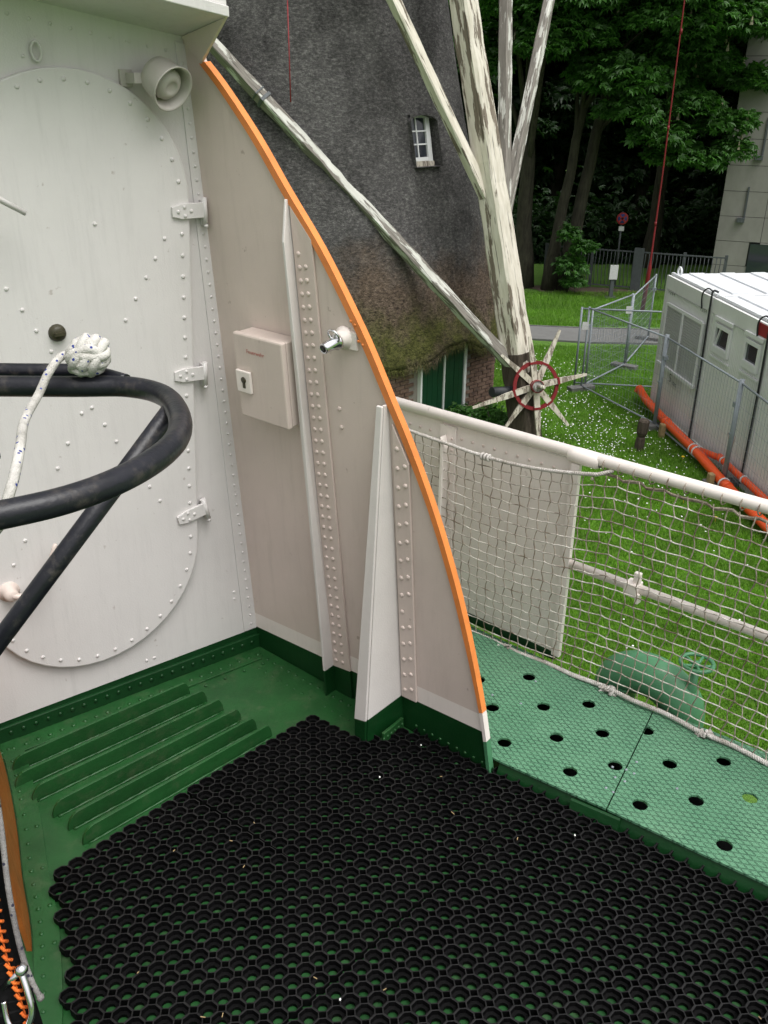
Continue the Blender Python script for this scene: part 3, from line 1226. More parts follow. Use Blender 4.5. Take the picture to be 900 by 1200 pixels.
# ================================================================== black handrail hoop
hp_ = thing('handrail_hoop', 'black steel tube handrail hoop with a bent end in front of the door', 'handrail', (-1.3, 1.1, 0))
hoop = smooth([(-1.0, 1.43, 1.25), (-.72, 1.409, 1.25), (-.52, 1.408, 1.25), (-.422, 1.410, 1.25), (-.352, 1.365, 1.25), (-.306, 1.265, 1.25), (-.291, 1.165, 1.25), (-.312, 1.070, 1.25), (-.363, .985, 1.25), (-.441, .925, 1.25), (-.62, .83, 1.25), (-.9, .70, 1.25)], 8)
mb = MB()
mb.tube(hoop, .0172, 20)
mb.build('tube', M_black, hp_)
mb = MB()
p0 = smooth([(-.425, 1.418, 1.256), (-.50, 1.45, 1.262), (-.62, 1.455, 1.262), (-1.0, 1.46, 1.262)], 6)
mb.tube(p0, .0125, 16)
mb.build('tube', M_black, hp_)
mb = MB()
mb.tube([(-.328, 1.318, 1.245), (-.62, 1.217, .883), (-1.33, .97, 0)], .0155, 18)
mb.build('strut', M_black, hp_)
mb = MB()
mb.tube([(-.565, 1.22, 1.205), (-.68, 1.20, 1.19), (-.9, 1.18, 1.18)], [.006, .008, .009], 8)
mb.build('pin', M_brown, hp_)

# monkey's fist with its lanyard
mf = thing('knotted_rope', 'white rope with blue flecks tied in a ball knot on the black hoop', 'rope', (-.482, 1.418, 1.27))
fc = V((-.480, 1.414, 1.300))
R_ = .0245
rr = .0082
mb = MB()
axes = [(V((1, 0.15, 0)), V((0, .2, 1)), V((-.1, -1, .2))), (V((0, .1, 1)), V((-.2, -1, 0)), V((1, 0, .1))), (V((.1, -1, .1)), V((1, .1, .2)), V((0, .2, 1)))]
rot = Matrix.Rotation(.55, 3, 'Y') @ Matrix.Rotation(.4, 3, 'X') @ Matrix.Rotation(.3, 3, 'Z')
for ai, (a, b_, c) in enumerate(axes):
    a, b_, c = rot @ a.normalized(), rot @ b_.normalized(), rot @ c.normalized()
    for j, o in enumerate((-1, 0, 1)):
        rad = R_ * (1.0 if o == 0 else .9) + (.002 if ai == 1 else 0)
        loop = []
        for i in range(28):
            t = 2 * math.pi * i / 28
            sq = 1 + .10 * math.cos(4 * t + ai)
            loop.append(fc + (a * math.cos(t) * (1.0) + b_ * math.sin(t) * 1.0) * rad * sq * (1.0 + .06 * math.cos(2 * t + ai * 1.2)) + c * o * rr * 1.75)
        mb.tube(loop, rr, 10, closed=True)
mb.ball(fc, .022, 12)
mb.build('knot', M_rope_fleck, mf)
mb = MB()
rp = smooth([fc + V((-.02, .01, -.012)), V((-.517, 1.405, 1.303)), V((-.530, 1.37, 1.287)), V((-.537, 1.33, 1.262)), V((-.515, 1.21, 1.262)), V((-.481, 1.10, 1.262)), V((-.463, 1.01, 1.242)), V((-.48, .97, 1.20)), V((-.58, .96, 1.17)), V((-.75, .96, 1.16))], 8)
mb.tube(rp, .0068, 12)
mb.build('lanyard', M_rope_fleck, mf)

# ================================================================== things at the lower left corner
# orange coaming plate along the deck edge
cc_ = [p for p in ec if p.y > 1.33]
cm = MB()
for i in range(len(cc_) - 1):
    a, b_ = cc_[i], cc_[i + 1]
    h0, h1 = .5, .5
    o_ = V((-.35, .03, 0))
    cm.hexa([a + V((-.016, 0, 0)), b_ + V((-.016, 0, 0)), b_ + V((-.004, 0, 0)), a + V((-.004, 0, 0)),
             a + V((-.05, 0, h0)), b_ + V((-.05, 0, h1)), b_ + V((-.038, 0, h1)), a + V((-.038, 0, h0))])
co = cm.build('orange_coaming', M_rust_orange)
tag(co, 'worn orange curved coaming plate along the left deck edge', 'coaming')

# black canvas dodger strip with orange lacing, grey rope and a steel shackle
dg = thing('canvas_dodger', 'black canvas strip with orange lacing at the lower left edge', 'canvas', (-.56, .9, .45))
mb = MB()
rgt = smooth([(-.63, 1.06, .98), (-.570, .982, .728), (-.556, .938, .633), (-.536, .900, .556), (-.513, .870, .495), (-.49, .84, .40), (-.47, .81, .25)], 6)
for i in range(len(rgt) - 1):
    a, b_ = rgt[i], rgt[i + 1]
    wv = .012 * math.sin(i * .9)
    wv2 = .012 * math.sin((i + 1) * .9)
    l0, l1 = V((-.16, -.05 + wv, -.01)), V((-.16, -.05 + wv2, -.01))
    th = V((.004, .012, 0))
    mb.hexa([a, b_, b_ + l1, a + l0, a + th, b_ + th, b_ + l1 + th, a + l0 + th])
mb.build('canvas', M_rubber, dg)
mb = MB()
for i in range(2, len(rgt) - 1):
    p = rgt[i]
    mb.tube([p + V((-.009, -.010, .004)), p + V((-.003, -.013, -.001)), p + V((.003, -.009, -.006))], .0026, 6)
mb.tube([p + V((-.006, -.006, 0)) for p in rgt], .0014, 6)
mb.build('lacing', M_orange_cord, dg)
gr = MB()
gpts = smooth([(-.575, 1.04, .88), (-.553, .979, .733), (-.540, .936, .644), (-.522, .899, .566), (-.505, .878, .522), (-.492, .868, .50)], 8)
gr.tube(gpts, .0042, 10)
gr.ball(gpts[-1], .0058, 8)
go = gr.build('grey_rope', M_rope_grey)
tag(go, 'thin grey flecked rope beside the black canvas at lower left', 'rope')
sk = thing('steel_shackle', 'shiny steel shackle hanging at the lower left corner', 'shackle', (-.52, .85, .5))
mb = MB()
sp = smooth([(-.517, .878, .540), (-.505, .862, .517), (-.499, .850, .492), (-.509, .842, .468), (-.525, .842, .462), (-.537, .850, .475), (-.543, .862, .500)], 8)
mb.tube(sp, .0048, 12)
mb.build('bow', M_chrome, sk)
mb = MB()
mb.ball((-.517, .880, .543), .0098, 12)
mb.tube([(-.517, .880, .543), (-.545, .872, .515)], .005, 10)
mb.build('pin', M_chrome, sk)

# ================================================================== PLATFORM with drain holes
pf = thing('perforated_platform', 'light green steel tread platform with rows of round holes', 'platform', (.6, 1.9, .05))
PZ = .05
holes = [(.296, 2.268), (.453, 2.284), (.324, 2.131), (.475, 2.137), (.611, 2.151), (.341, 1.976), (.49, 1.999), (.623, 2.02), (.752, 2.032),
         (.503, 1.861), (.629, 1.886), (.778, 1.895), (.928, 1.907), (.659, 1.741), (.807, 1.758), (.949, 1.769), (.829, 1.609),
         (.98, 1.63), (1.12, 1.64), (1.10, 1.50), (1.25, 1.51), (.97, 1.475), (.14, 2.30), (1.08, 1.78)]


def perforated(outline, hls, r, z, thick, name, mat, parent, seg=20):
    pts, edges = [], []

    def loop(ps):
        b = len(pts)
        pts.extend(ps)
        n = len(ps)
        edges.extend([(b + i, b + (i + 1) % n) for i in range(n)])
    loop([V(p) for p in outline])
    for h in hls:
        loop([V((h[0] + r * math.cos(2 * math.pi * k / seg), h[1] + r * math.sin(2 * math.pi * k / seg))) for k in range(seg)])
    vo, _, fo, *_ = delaunay_2d_cdt(pts, edges, [], 1, 1e-6)
    mbp = MB()
    vs = [(p.x, p.y) for p in vo]
    for f in fo:
        c = V((sum(vs[i][0] for i in f) / len(f), sum(vs[i][1] for i in f) / len(f)))
        if any((c - V(h)).length < r * .99 for h in hls):
            continue
        mbp.face([(vs[i][0], vs[i][1], z) for i in f])
        mbp.face([(vs[i][0], vs[i][1], z - thick) for i in f][::-1])
    for ring in [[V(p) for p in outline]] + [[V((h[0] + r * math.cos(2 * math.pi * k / seg), h[1] + r * math.sin(2 * math.pi * k / seg))) for k in range(seg)] for h in hls]:
        n = len(ring)
        for i in range(n):
            a, b2 = ring[i], ring[(i + 1) % n]
            mbp.face([(a.x, a.y, z - thick), (b2.x, b2.y, z - thick), (b2.x, b2.y, z), (a.x, a.y, z)])
    return mbp.build(name, mat, parent)


seam_a, seam_b = (.571, 1.727), (.805, 2.125)
o1 = [(.318, 1.900), (.5685, 1.7255), (.80, 2.135), (.62, 2.285), (.30, 2.568), (.0, 2.83), (-.2, 2.9), (-.395, 2.53)]
o2 = [(.5715, 1.7235), (.888, 1.492), (1.35, 1.16), (1.65, 1.42), (1.054, 1.945), (.803, 2.1335)]
h1 = [h for h in holes if (h[0] - seam_a[0]) * (seam_b[1] - seam_a[1]) - (h[1] - seam_a[1]) * (seam_b[0] - seam_a[0]) < 0]
h2 = [h for h in holes if h not in h1]
perforated(o1, h1, .0195, PZ, .006, 'plate', M_tread, pf)
perforated(o2, h2, .0195, PZ, .006, 'plate', M_tread, pf)
mb = MB()
for a, b_ in [((.318, 1.900), (.5685, 1.7255)), ((.5715, 1.7235), (.888, 1.492)), ((.888, 1.492), (1.35, 1.16))]:
    a, b_ = V((*a, PZ - .003)), V((*b_, PZ - .003))
    d = (b_ - a).normalized()
    inn = V((.66, .752, 0))
    mb.slab([a + inn * .006, b_ + inn * .006, b_ + inn * .006 - UZ * .047 - inn * .02, a + inn * .006 - UZ * .047 - inn * .02], inn * .008)
mb.build('edge_apron', M_dgreen, pf)
mb = MB()
for p in [(.585, 1.80), (.60, 1.785), (.618, 1.84), (.64, 1.825), (.655, 1.87), (.672, 1.855), (.69, 1.90), (.77, 1.80), (.47, 2.26), (.33, 2.19), (.41, 2.15), (.62, 1.88)]:
    mb.rivet((p[0], p[1], PZ), UZ, .004)
mb.build('screws', M_galv, pf, kind='stuff')
mb = MB()
mb.slab([G3(.49, 1.768, PZ - .004), G3(.60, 1.697, PZ - .004), G3(.594, 1.688, .012), G3(.486, 1.758, .012)], V((-.005, -.007, 0)))
mb.build('edge_patch', M_dgreen, pf, bevel=.001)

# ================================================================== BULWARK PANEL + RAILING
bp_ = thing('bulwark', 'cream riveted bulwark panel behind the net under the rail', 'panel', tuple(RL(-.3, .05, 0)))
mb = MB()
mb.slab([RL(-1.3, .095), RL(-.022, .072), RL(-.022, .735), RL(-1.3, .735)], RN * -.008)
mb.build('plate', M_creamc, bp_)  # paler cream puts the plate's stronger sky light into its colour
mb = MB()
mb.slab([RL(-1.3, .05, .002), RL(-.04, .05, .002), RL(-.04, .078, .002), RL(-1.3, .10, .002)], RN * -.02)
mb.build('kick_band', M_dgreen, bp_)
mb = MB()
mb.slab([RL(-.525, .10, .0005), RL(-.462, .10, .0005), RL(-.462, .73, .0005), RL(-.525, .73, .0005)], RN * .007)
mb.slab([RL(-.499, .10, .0085), RL(-.488, .10, .0085), RL(-.488, .66, .0085), RL(-.499, .70, .0085)], RN * .03)
mb.build('stiffener_strap', M_creamc, bp_, bevel=.001)
mb = MB()
mb.slab([RL(-.046, .075, .0005), RL(-.018, .075, .0005), RL(-.018, .73, .0005), RL(-.046, .73, .0005)], RN * .014)
mb.build('edge_flange', M_creamc, bp_, bevel=.002)
mb = MB()
for i in range(30):
    t = -1.2 + i * .042
    if -.53 < t < -.455:
        continue
    mb.rivet(RL(t, .695), RN, .0052)
for i in range(16):
    mb.rivet(RL(-.476, .12 + i * .038, .0075), RN, .0045)
mb.build('rivets', M_cream, bp_, kind='stuff')

rl = thing('ship_rail', 'white tubular guard rail with a middle bar running along the deck edge', 'railing', tuple(RL(0, .05, 0)))
mb = MB()
mb.tube([RL(-1.3, .752), RL(2.2, .768)], .0178, 20)
mb.build('top_rail', M_creamc, rl)
mb = MB()
mb.lathe([(.0180, 0), (.0228, .004), (.0238, .03), (.0238, .09), (.0180, .10)], RL(-.06, .752), RD, 20)
mb.build('sleeve', M_creamc, rl)
mb = MB()
mb.tube([RL(-.022, .406, -.0), RL(2.2, .415, -.0)], .0142, 16)
mb.build('middle_rail', M_creamc, rl)
mb = MB()
mb.box(RL(.188, .407, .006), RD * .020, UZ * .020, RN * .021)
mb.box(RL(.197, .44, .004), RD * .010, UZ * .020, RN * .008)
mb.box(RL(.21, .385, .012), RD * .006, UZ * .016, RN * .012)
mb.build('clamp', M_creamc, rl, bevel=.003)
mb = MB()
mb.tube([RL(1.15, -.05, -.0), RL(1.15, .75, 0)], .0185, 14)
mb.build('stanchion', M_creamc, rl)

# ================================================================== NET
net = thing('safety_net', 'square mesh rope safety net hung along the rail', 'net', tuple(RL(.2, .05, .03)))
NO = .034


def net_top(t):
    if t < -.43:
        return .70 - .02 * math.sin((t + .9) * 2.4)
    if t < .12:
        x = (t + .43) / .55
        return .678 + .064 * x * x + .004 * math.sin(9 * t)
    return .742


def net_bot(t):
    return .050 + .010 * math.sin(t * 5.3) + (.03 * max(0, t - .45))


def net_off(t, v):
    return NO + .012 * math.sin(t * 3.1 + v * 4) * math.sin(v * math.pi)


du, nv = .033, 20
ts = [-.95 + i * du for i in range(92)]
mbv, mbh = MB(), MB()
nodes = {}
for i, t in enumerate(ts):
    for j in range(nv + 1):
        v = j / nv
        jt = .0032 * (1 if (i + j) % 2 else -1) + random.uniform(-.002, .002)
        jz = random.uniform(-.0012, .0012) + .0010 * (1 if (i // 1 + j) % 2 else -1)
        tt = t + jt + .02 * math.sin(v * 2.2 + t * 2) - .02 * v
        z0, z1 = net_bot(tt), net_top(tt)
        nodes[i, j] = RL(tt, z1 + (z0 - z1) * v + jz * (0 if j in (0, nv) else 1), net_off(tt, v))
for i in range(len(ts)):
    for j in range(nv):
        a, b_ = nodes[i, j], nodes[i, j + 1]
        mid = (a + b_) / 2 + RN * random.uniform(-.001, .001) + RD * random.uniform(-.002, .002)
        mbv.tube([a, mid, b_], .0018, 5, cap=False)
for i in range(len(ts) - 1):
    for j in range(1, nv):
        a, b_ = nodes[i, j], nodes[i + 1, j]
        mid = (a + b_) / 2 - UZ * random.uniform(-.001, .002)
        mbh.tube([a, mid, b_], .0019, 5, cap=False)
        if random.random() < .8:
            mbh.ball(a, .0033, 5)
netv = mbv.build('netting', M_twine_dark, net, fix=False)
neth = mbh.build('netting', M_twine_light, net, fix=False)  # horizontal strands are paler than the vertical ones


def laid(path, r, turns, mat, name, parent, strands=3, seg=6):
    """three-strand twisted rope along a path"""
    P = [V(p) for p in path]
    L = [0]
    for i in range(1, len(P)):
        L.append(L[-1] + (P[i] - P[i - 1]).length)
    n = max(8, int(L[-1] * turns * 7))
    mbr = MB()

    def at(s):
        for i in range(1, len(P)):
            if s <= L[i] or i == len(P) - 1:
                f = (s - L[i - 1]) / max(1e-9, L[i] - L[i - 1])
                return P[i - 1].lerp(P[i], f), (P[i] - P[i - 1]).normalized()
    for k in range(strands):
        pts = []
        for q in range(n + 1):
            p, t = at(L[-1] * q / n)
            a = 2 * math.pi * (q / 7 + k / strands)
            x = t.cross(UZ).normalized()
            y = t.cross(x)
            pts.append(p + (x * math.cos(a) + y * math.sin(a)) * r * .52)
        mbr.tube(pts, r * .56, seg)
    return mbr.build(name, mat, parent, fix=False)


tp = [RL(t, net_top(t), net_off(t, 0) + .002) for t in [-.95 + i * .05 for i in range(21)]] + [RL(.085, .742, .012)]
laid(tp, .0058, 55, M_rope_white, 'head_rope', net)
bp2 = [RL(t, net_bot(t) + .004, net_off(t, 1) + .002 + .004 * math.sin(t * 31)) for t in [-.95 + i * .05 for i in range(62)]]
laid(bp2, .0072, 48, M_rope_white, 'foot_rope', net)
mb = MB()
for t, sc in [(.17, 1.2), (.475, 1.1), (-.2, .8)]:
    mb = MB()
    for k in range(7):
        c = RL(t + random.uniform(-.02, .02), net_bot(t) + random.uniform(-.004, .01), net_off(t, 1) + random.uniform(0, .01))
        mb.tube([c + V((random.uniform(-.012, .012), random.uniform(-.012, .012), random.uniform(-.014, .014))) for _ in range(4)], .0045 * sc, 6)
    mb.build('splice', M_rope_white, net)
mb = MB()
for k in range(3):
    c = RL(-.335 + k * .012, net_top(-.33), NO + .004)
    mb.tube([c + (RN * math.cos(a) + UZ * math.sin(a)) * .009 for a in [i / 10 * 2 * math.pi for i in range(10)]], .004, 6, closed=True)
mb.build('whipping', M_rope_white, net)
mb = MB()
k = 0
t = .055
while t < 2.0:
    c = RL(t, .752 + .0046 * t, 0)
    mb.tube([c + (RN * math.cos(a) + UZ * math.sin(a)) * .0198 + RD * (.004 * math.sin(a * .5)) for a in [i / 16 * 2 * math.pi for i in range(16)]], .0021, 5, closed=True)
    t += .0465 + random.uniform(-.004, .004)
run = [RL(.05 + i * .0233, .7275 + .004 * math.sin(i * 1.7), .014 + .006 * math.sin(i * 2.3)) for i in range(85)]
mb.tube(run, .0032, 6)
mb.tube([p + V((.003, .002, -.005)) for p in run], .0026, 6)
mb.build('lashing', M_twine_dark, net)

# ================================================================== GREEN GOOSENECK VENT with handwheel
gv = thing('gooseneck_vent', 'green gooseneck vent pipe with handwheel outside the platform edge', 'vent', tuple(RL(.25, -.3, -.08)))
mb = MB()
oc = (.252, .004)
Rm, rt = .110, .066
pth = [RL(oc[0] - Rm, -.32, -.075), RL(oc[0] - Rm, -.03, -.075)] + [RL(oc[0] - Rm * math.cos(a), oc[1] + .78 * Rm * math.sin(a), -.075) for a in [i / 18 * math.pi for i in range(19)]] + [RL(oc[0] + Rm, -.05, -.075), RL(oc[0] + Rm, -.32, -.075)]
mb.tube(pth, rt, 28)
mb.build('pipe', M_vent, gv)
mb = MB()
mb.slab([RL(.158, -.10, -.012), RL(.205, -.10, -.012), RL(.205, .04, -.012), RL(.158, .04, -.012)], RN * -.04)
mb.build('lug', M_vent, gv, bevel=.002)
mb = MB()
hc = RL(.378, .196, -.075)
mb.tube([RL(.370, .05, -.075), RL(.374, .12, -.075), RL(.378, .125, -.075), RL(.378, .165, -.075)], [.019, .019, .012, .011], 14)
mb.tube([RL(.378, .16, -.075), RL(.378, .2, -.075)], .007, 10)
mb.build('valve_stem', M_vent, gv)
mb = MB()
hx = RD
hy = V((.66, .752, 0))
mb.tube([hc + (hx * math.cos(a) + hy * math.sin(a)) * .046 for a in [i / 28 * 2 * math.pi for i in range(28)]], .0062, 10, closed=True)
for k in range(5):
    a = 2 * math.pi * k / 5 + .3
    mb.tube([hc - UZ * .012, hc + (hx * math.cos(a) + hy * math.sin(a)) * .046], [.0055, .0045], 8)
mb.ball(hc - UZ * .01, .011, 10)
mb.build('handwheel', M_vent, gv)

# ================================================================== RUBBER RING MATS
PT = .0398


def pip(p, poly):
    x, y = p
    c = False
    n = len(poly)
    for i in range(n):
        x1, y1 = poly[i]
        x2, y2 = poly[(i + 1) % n]
        if (y1 > y) != (y2 > y) and x < (x2 - x1) * (y - y1) / (y2 - y1) + x1:
            c = not c
    return c


def ring_mat(inside, org, ang, shift, label):
    """one moulded sheet of octagonal rings; inside(i, j, x, y) says which cells it keeps"""
    a = math.radians(ang)
    SQ = .885            # the cells are slightly narrower across the deck
    ea, eb = (math.cos(a), math.sin(a) * SQ), (-math.sin(a), math.cos(a) * SQ)
    h = PT / 2
    k = h * .50          # octagon corner
    th = .0023
    zt_, zm, zb = .0225, .0095, .0015
    octo = [(h, -k), (h, k), (k, h), (-k, h), (-h, k), (-h, -k), (-k, -h), (k, -h)]
    si_ = (h - th) / h
    NS = 16
    up, mid, sh, dn2 = [], [], [], []
    for i in range(8):
        x, y = octo[i]
        x2, y2 = octo[(i + 1) % 8]
        for f in (0, .5):
            px, py = x + (x2 - x) * f, y + (y2 - y) * f
            up.append((px, py, zt_))
            mid.append((px * si_, py * si_, zt_ - .0002))
            sh.append((px * si_ * .97, py * si_ * .97, zm + .001))
    r2 = h * .54
    for p in up:
        t = math.atan2(p[1], p[0])
        dn2.append((r2 * math.cos(t), r2 * math.sin(t), zm))
    bt = [(p[0], p[1], zb) for p in dn2]
    cell = np.array(up + mid + sh + dn2 + bt)
    faces = []
    for L in range(4):
        for i in range(NS):
            j = (i + 1) % NS
            faces.append((L * NS + i, L * NS + j, (L + 1) * NS + j, (L + 1) * NS + i))
    sk = []
    for i in range(8):
        x, y = octo[i]
        x2, y2 = octo[(i + 1) % 8]
        b0 = len(cell) + len(sk)
        q = .9985 if i % 2 == 0 else .985
        sk += [(x, y, zt_ - .0002), (x2, y2, zt_ - .0002), (x2 * q, y2 * q, zb), (x * q, y * q, zb)]
        faces.append((b0 + 1, b0, b0 + 3, b0 + 2))
    cell = np.vstack([cell, np.array(sk)])
    faces = np.array(faces)
    cs = []
    for i in range(-60, 61):
        for j in range(-60, 61):
            x = org[0] + ea[0] * (i + .5) * PT + eb[0] * (j + .5) * PT + shift[0]
            y = org[1] + ea[1] * (i + .5) * PT + eb[1] * (j + .5) * PT + shift[1]
            if inside(i, j, x, y):
                cs.append((x, y))
    cs = np.array(cs)
    n = len(cs)
    lx = cell[:, 0] * ea[0] + cell[:, 1] * eb[0]
    ly = cell[:, 0] * ea[1] + cell[:, 1] * eb[1]
    vx = cs[:, 0:1] + lx[None]
    vy = cs[:, 1:2] + ly[None]
    vx = vx + .0012 * np.sin(vy * 9 + 2)
    wob = .003 * np.sin(vx * 7.1 + 1) * np.sin(vy * 6.3)
    vz = np.broadcast_to(cell[:, 2][None], vx.shape) + np.maximum(0, wob)
    vs = np.stack([vx, vy, vz], -1).reshape(-1, 3)
    fs = (faces[None] + (np.arange(n) * len(cell))[:, None, None]).reshape(-1)
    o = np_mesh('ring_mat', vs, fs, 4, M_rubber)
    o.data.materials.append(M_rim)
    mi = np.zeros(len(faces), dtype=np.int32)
    mi[:NS] = 1  # lighter colour on the rims only, so the cells read as shaded
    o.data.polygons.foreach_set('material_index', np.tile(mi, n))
    tag(o, label, 'mat', 'rubber ring mats')
    return o


MO = (-.521, 1.803)
LEFT = [(-2, 3), (-.80, 1.60), (-.765, 1.528), (-.690, 1.349), (-.613, 1.173), (-.575, 1.0), (-.545, .82), (-.545, .4), (2, .4), (2, 3)]
TOPB = [(-.60, 1.70), (-.195, 2.118), (-.075, 2.022), (.012, 2.015), (.085, 2.075), (.30, 1.908), (.57, 1.715), (.875, 1.487), (1.4, 1.10), (1.4, .4), (-1, .4), (-1, 1.5)]
IB = 18
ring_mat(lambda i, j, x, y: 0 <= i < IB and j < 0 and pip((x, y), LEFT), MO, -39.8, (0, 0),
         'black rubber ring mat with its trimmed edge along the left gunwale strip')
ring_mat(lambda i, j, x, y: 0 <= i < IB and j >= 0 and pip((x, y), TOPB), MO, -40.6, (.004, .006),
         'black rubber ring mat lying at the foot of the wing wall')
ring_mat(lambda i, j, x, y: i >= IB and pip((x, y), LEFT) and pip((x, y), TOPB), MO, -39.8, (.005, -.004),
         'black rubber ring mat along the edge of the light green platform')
# crumbs of litter on the mats
mb = MB()
for x, y in [(-.08, 1.213), (.11, 1.99), (-.005, 1.86), (.48, 1.66)]:
    mb.ball((x, y, .026), .0025, 6, squash=(1, 1.6, .6))
for _ in range(16):
    x, y = random.uniform(-.6, .8), random.uniform(1.1, 2.0)
    if not (pip((x, y), LEFT) and pip((x, y), TOPB)):
        continue
    a, L = random.uniform(0, 6.28), random.uniform(.002, .006)
    mb.box((x, y, .0275), (math.cos(a) * L, math.sin(a) * L, 0), (-math.sin(a) * .0008, math.cos(a) * .0008, 0), (0, 0, .0006), 1)
o = mb.build('litter_crumbs', [M_petal, M_stake], kind='stuff')
o['label'] = 'pale crumbs of litter scattered on the black mats'

# ================================================================== WINDMILL
AX = V((-1.463, 20.088, GZ))
MN = V((.685, -.728, 0))
ML = V((.728, .685, 0))
mill = thing('windmill', 'thatched windmill with brick base, green door and white tail beams', 'windmill', tuple(AX))
prof = [(4.16, 1.50), (4.12, 1.62), (4.02, 1.95), (3.90, 2.3), (3.72, 3.06), (3.52, 3.92), (3.21, 5.08), (3.08, 5.62), (2.89, 6.49), (2.65, 7.7), (2.4, 9.3), (2.2, 11)]
SEG = 96
a0 = math.atan2(MN.y, MN.x)


def mr_(ang, r):
    """rounded octagon"""
    return r * (1 - .016 * math.cos(8 * (ang - a0)))


def eave(ang, h):
    """the eave is cut higher above the door"""
    d = (ang - a0 + math.pi) % (2 * math.pi) - math.pi
    if h < 2.3:
        lift = .26 * math.exp(-((d - .02) / .14) ** 4)
        return h + lift * (2.3 - h) / .8
    return h


WLAT, WH0, WH1 = (-.30, .34), 4.95, 5.75
mb = MB()
HL, HR, HB, HT = -.33, .36, 4.93, 5.80          # opening cut in the thatch for the window
angs_ = sorted([2 * math.pi * k / SEG for k in range(SEG)] + [math.asin(HR / 3.12), 2 * math.pi + math.asin(HL / 3.12)])
hts_ = sorted([h for _, h in prof] + [HB, HT, 2.6, 3.4, 4.4, 7.0, 8.4])
NA = len(angs_)
jit = {}
ring = []
for h in hts_:
    row = []
    r = float(np.interp(h, [p[1] for p in prof], [p[0] for p in prof]))
    for k in range(NA):
        a = a0 + angs_[k]
        rr_ = mr_(a, r) + random.uniform(-.012, .012)
        row.append(AX + V((rr_ * math.cos(a), rr_ * math.sin(a), eave(a, h))))
    ring.append(row)


def in_hole(k, i):
    am = (angs_[k] + (angs_[(k + 1) % NA] if k < NA - 1 else 2 * math.pi)) / 2
    lat = 3.12 * math.sin(am)
    return math.cos(am) > 0 and HL < lat < HR and HB - 1e-6 <= hts_[i] and hts_[i + 1] <= HT + 1e-6


for i in range(len(ring) - 1):
    for k in range(NA):
        k2 = (k + 1) % NA
        if in_hole(k, i):
            continue
        mb.face([ring[i][k], ring[i][k2], ring[i + 1][k2], ring[i + 1][k]], smooth=True)
SEG = NA
# underside of the eave
for k in range(SEG):
    k2 = (k + 1) % SEG
    a, b_ = ring[0][k], ring[0][k2]
    ia, ib = AX + (a - AX) * .9, AX + (b_ - AX) * .9
    ia.z, ib.z = a.z - .0, b_.z - .0
    mb.face([b_, a, ia, ib])
body = mb.build('thatch', M_thatch, mill)
# short reed ends standing out of the thatch
nb = 90000
ang = a0 + RNG.uniform(-1.75, .95, nb)
hh = 1.5 + 6.6 * RNG.random(nb) ** 1.15
pr = np.array([p[0] for p in prof])
ph = np.array([p[1] for p in prof])
dd = (ang - a0)
lift = np.where(hh < 2.3, .26 * np.exp(-((dd - .02) / .14) ** 4) * (2.3 - hh) / .8, 0)
rad = np.interp(hh, ph, pr) * (1 - .016 * np.cos(8 * (ang - a0)))
hh2 = hh + lift
skirt = np.clip((3.4 - hh) / 1.6, 0, 1)
Ln = RNG.uniform(.05, .12, nb) * (1 + 1.4 * skirt)
out = RNG.uniform(.006, .028, nb) * (1 + 1.6 * skirt)
wd = RNG.uniform(.004, .010, nb)
sw = RNG.normal(0, .25, nb)
ca, sa = np.cos(ang), np.sin(ang)
ax_, ay_ = AX.x, AX.y
base1 = np.stack([ax_ + ca * (rad - .01) - sa * wd, ay_ + sa * (rad - .01) + ca * wd, GZ + hh2 + .0], -1)
base2 = np.stack([ax_ + ca * (rad - .01) + sa * wd, ay_ + sa * (rad - .01) - ca * wd, GZ + hh2 + .0], -1)
rt_ = rad + out
tipp = np.stack([ax_ + ca * rt_ - sa * sw * Ln, ay_ + sa * rt_ + ca * sw * Ln, GZ + hh2 - Ln], -1)
# leave the window recess clear
latp = -np.sin(ang - a0) * -1 * rad
okm = ~((np.abs(rad * np.sin(ang - a0) - .015) < .35) & (hh2 > 4.93) & (hh2 < 5.90) & (np.cos(ang - a0) > 0))
vs = np.stack([base1[okm], base2[okm], tipp[okm]], 1).reshape(-1, 3)
np_mesh('reed_ends', vs, np.arange(len(vs)), 3, M_thatch, mill, kind='stuff')

# cap above (out of frame, keeps the mill whole)
mb = MB()
mb.lathe([(2.75, 10.9), (2.7, 11.3), (2.3, 12.6), (1.3, 13.6), (.001, 14.0)], AX, UZ, 32)
mb.build('cap', M_thatch, mill)

# window: white frame set deep in the opening of the thatch


def WP(x, z, o):
    return AX + ML * x + UZ * z + MN * o


def surf(z):
    return float(np.interp(z, ph, pr)) + .035


mb = MB()
arch = [(HL + (HR - HL) * t, HT - .10 + .10 * math.sin(math.pi * t) ** .6) for t in [i / 10 for i in range(11)]]
ringp = [(HL, HB)] + arch + [(HR, HB)]
n = len(ringp)
for i in range(n):
    (x1, z1), (x2, z2) = ringp[i], ringp[(i + 1) % n]
    mb.face([WP(x1, z1, 2.72), WP(x2, z2, 2.72), WP(x2, z2, surf(z2)), WP(x1, z1, surf(z1))])
# spandrels that round the top of the opening
for i in range(1, 11):
    (x1, z1), (x2, z2) = ringp[i], ringp[i + 1]
    mb.face([WP(x1, z1, surf(z1)), WP(x2, z2, surf(z2)), WP(x2, HT + .03, surf(HT)), WP(x1, HT + .03, surf(HT))])
mb.build('window_recess', M_thatch, mill)
WO = 2.96
win = bpy.data.objects.new('window', None)
COL.objects.link(win)
win.parent = mill
ORG[win.name] = ORG[mill.name]
mb = MB()
tilt = lambda z: WO + .02 - (z - 5.35) * .20


def WW(x, z, o):
    return WP(x, z, tilt(z) + o)


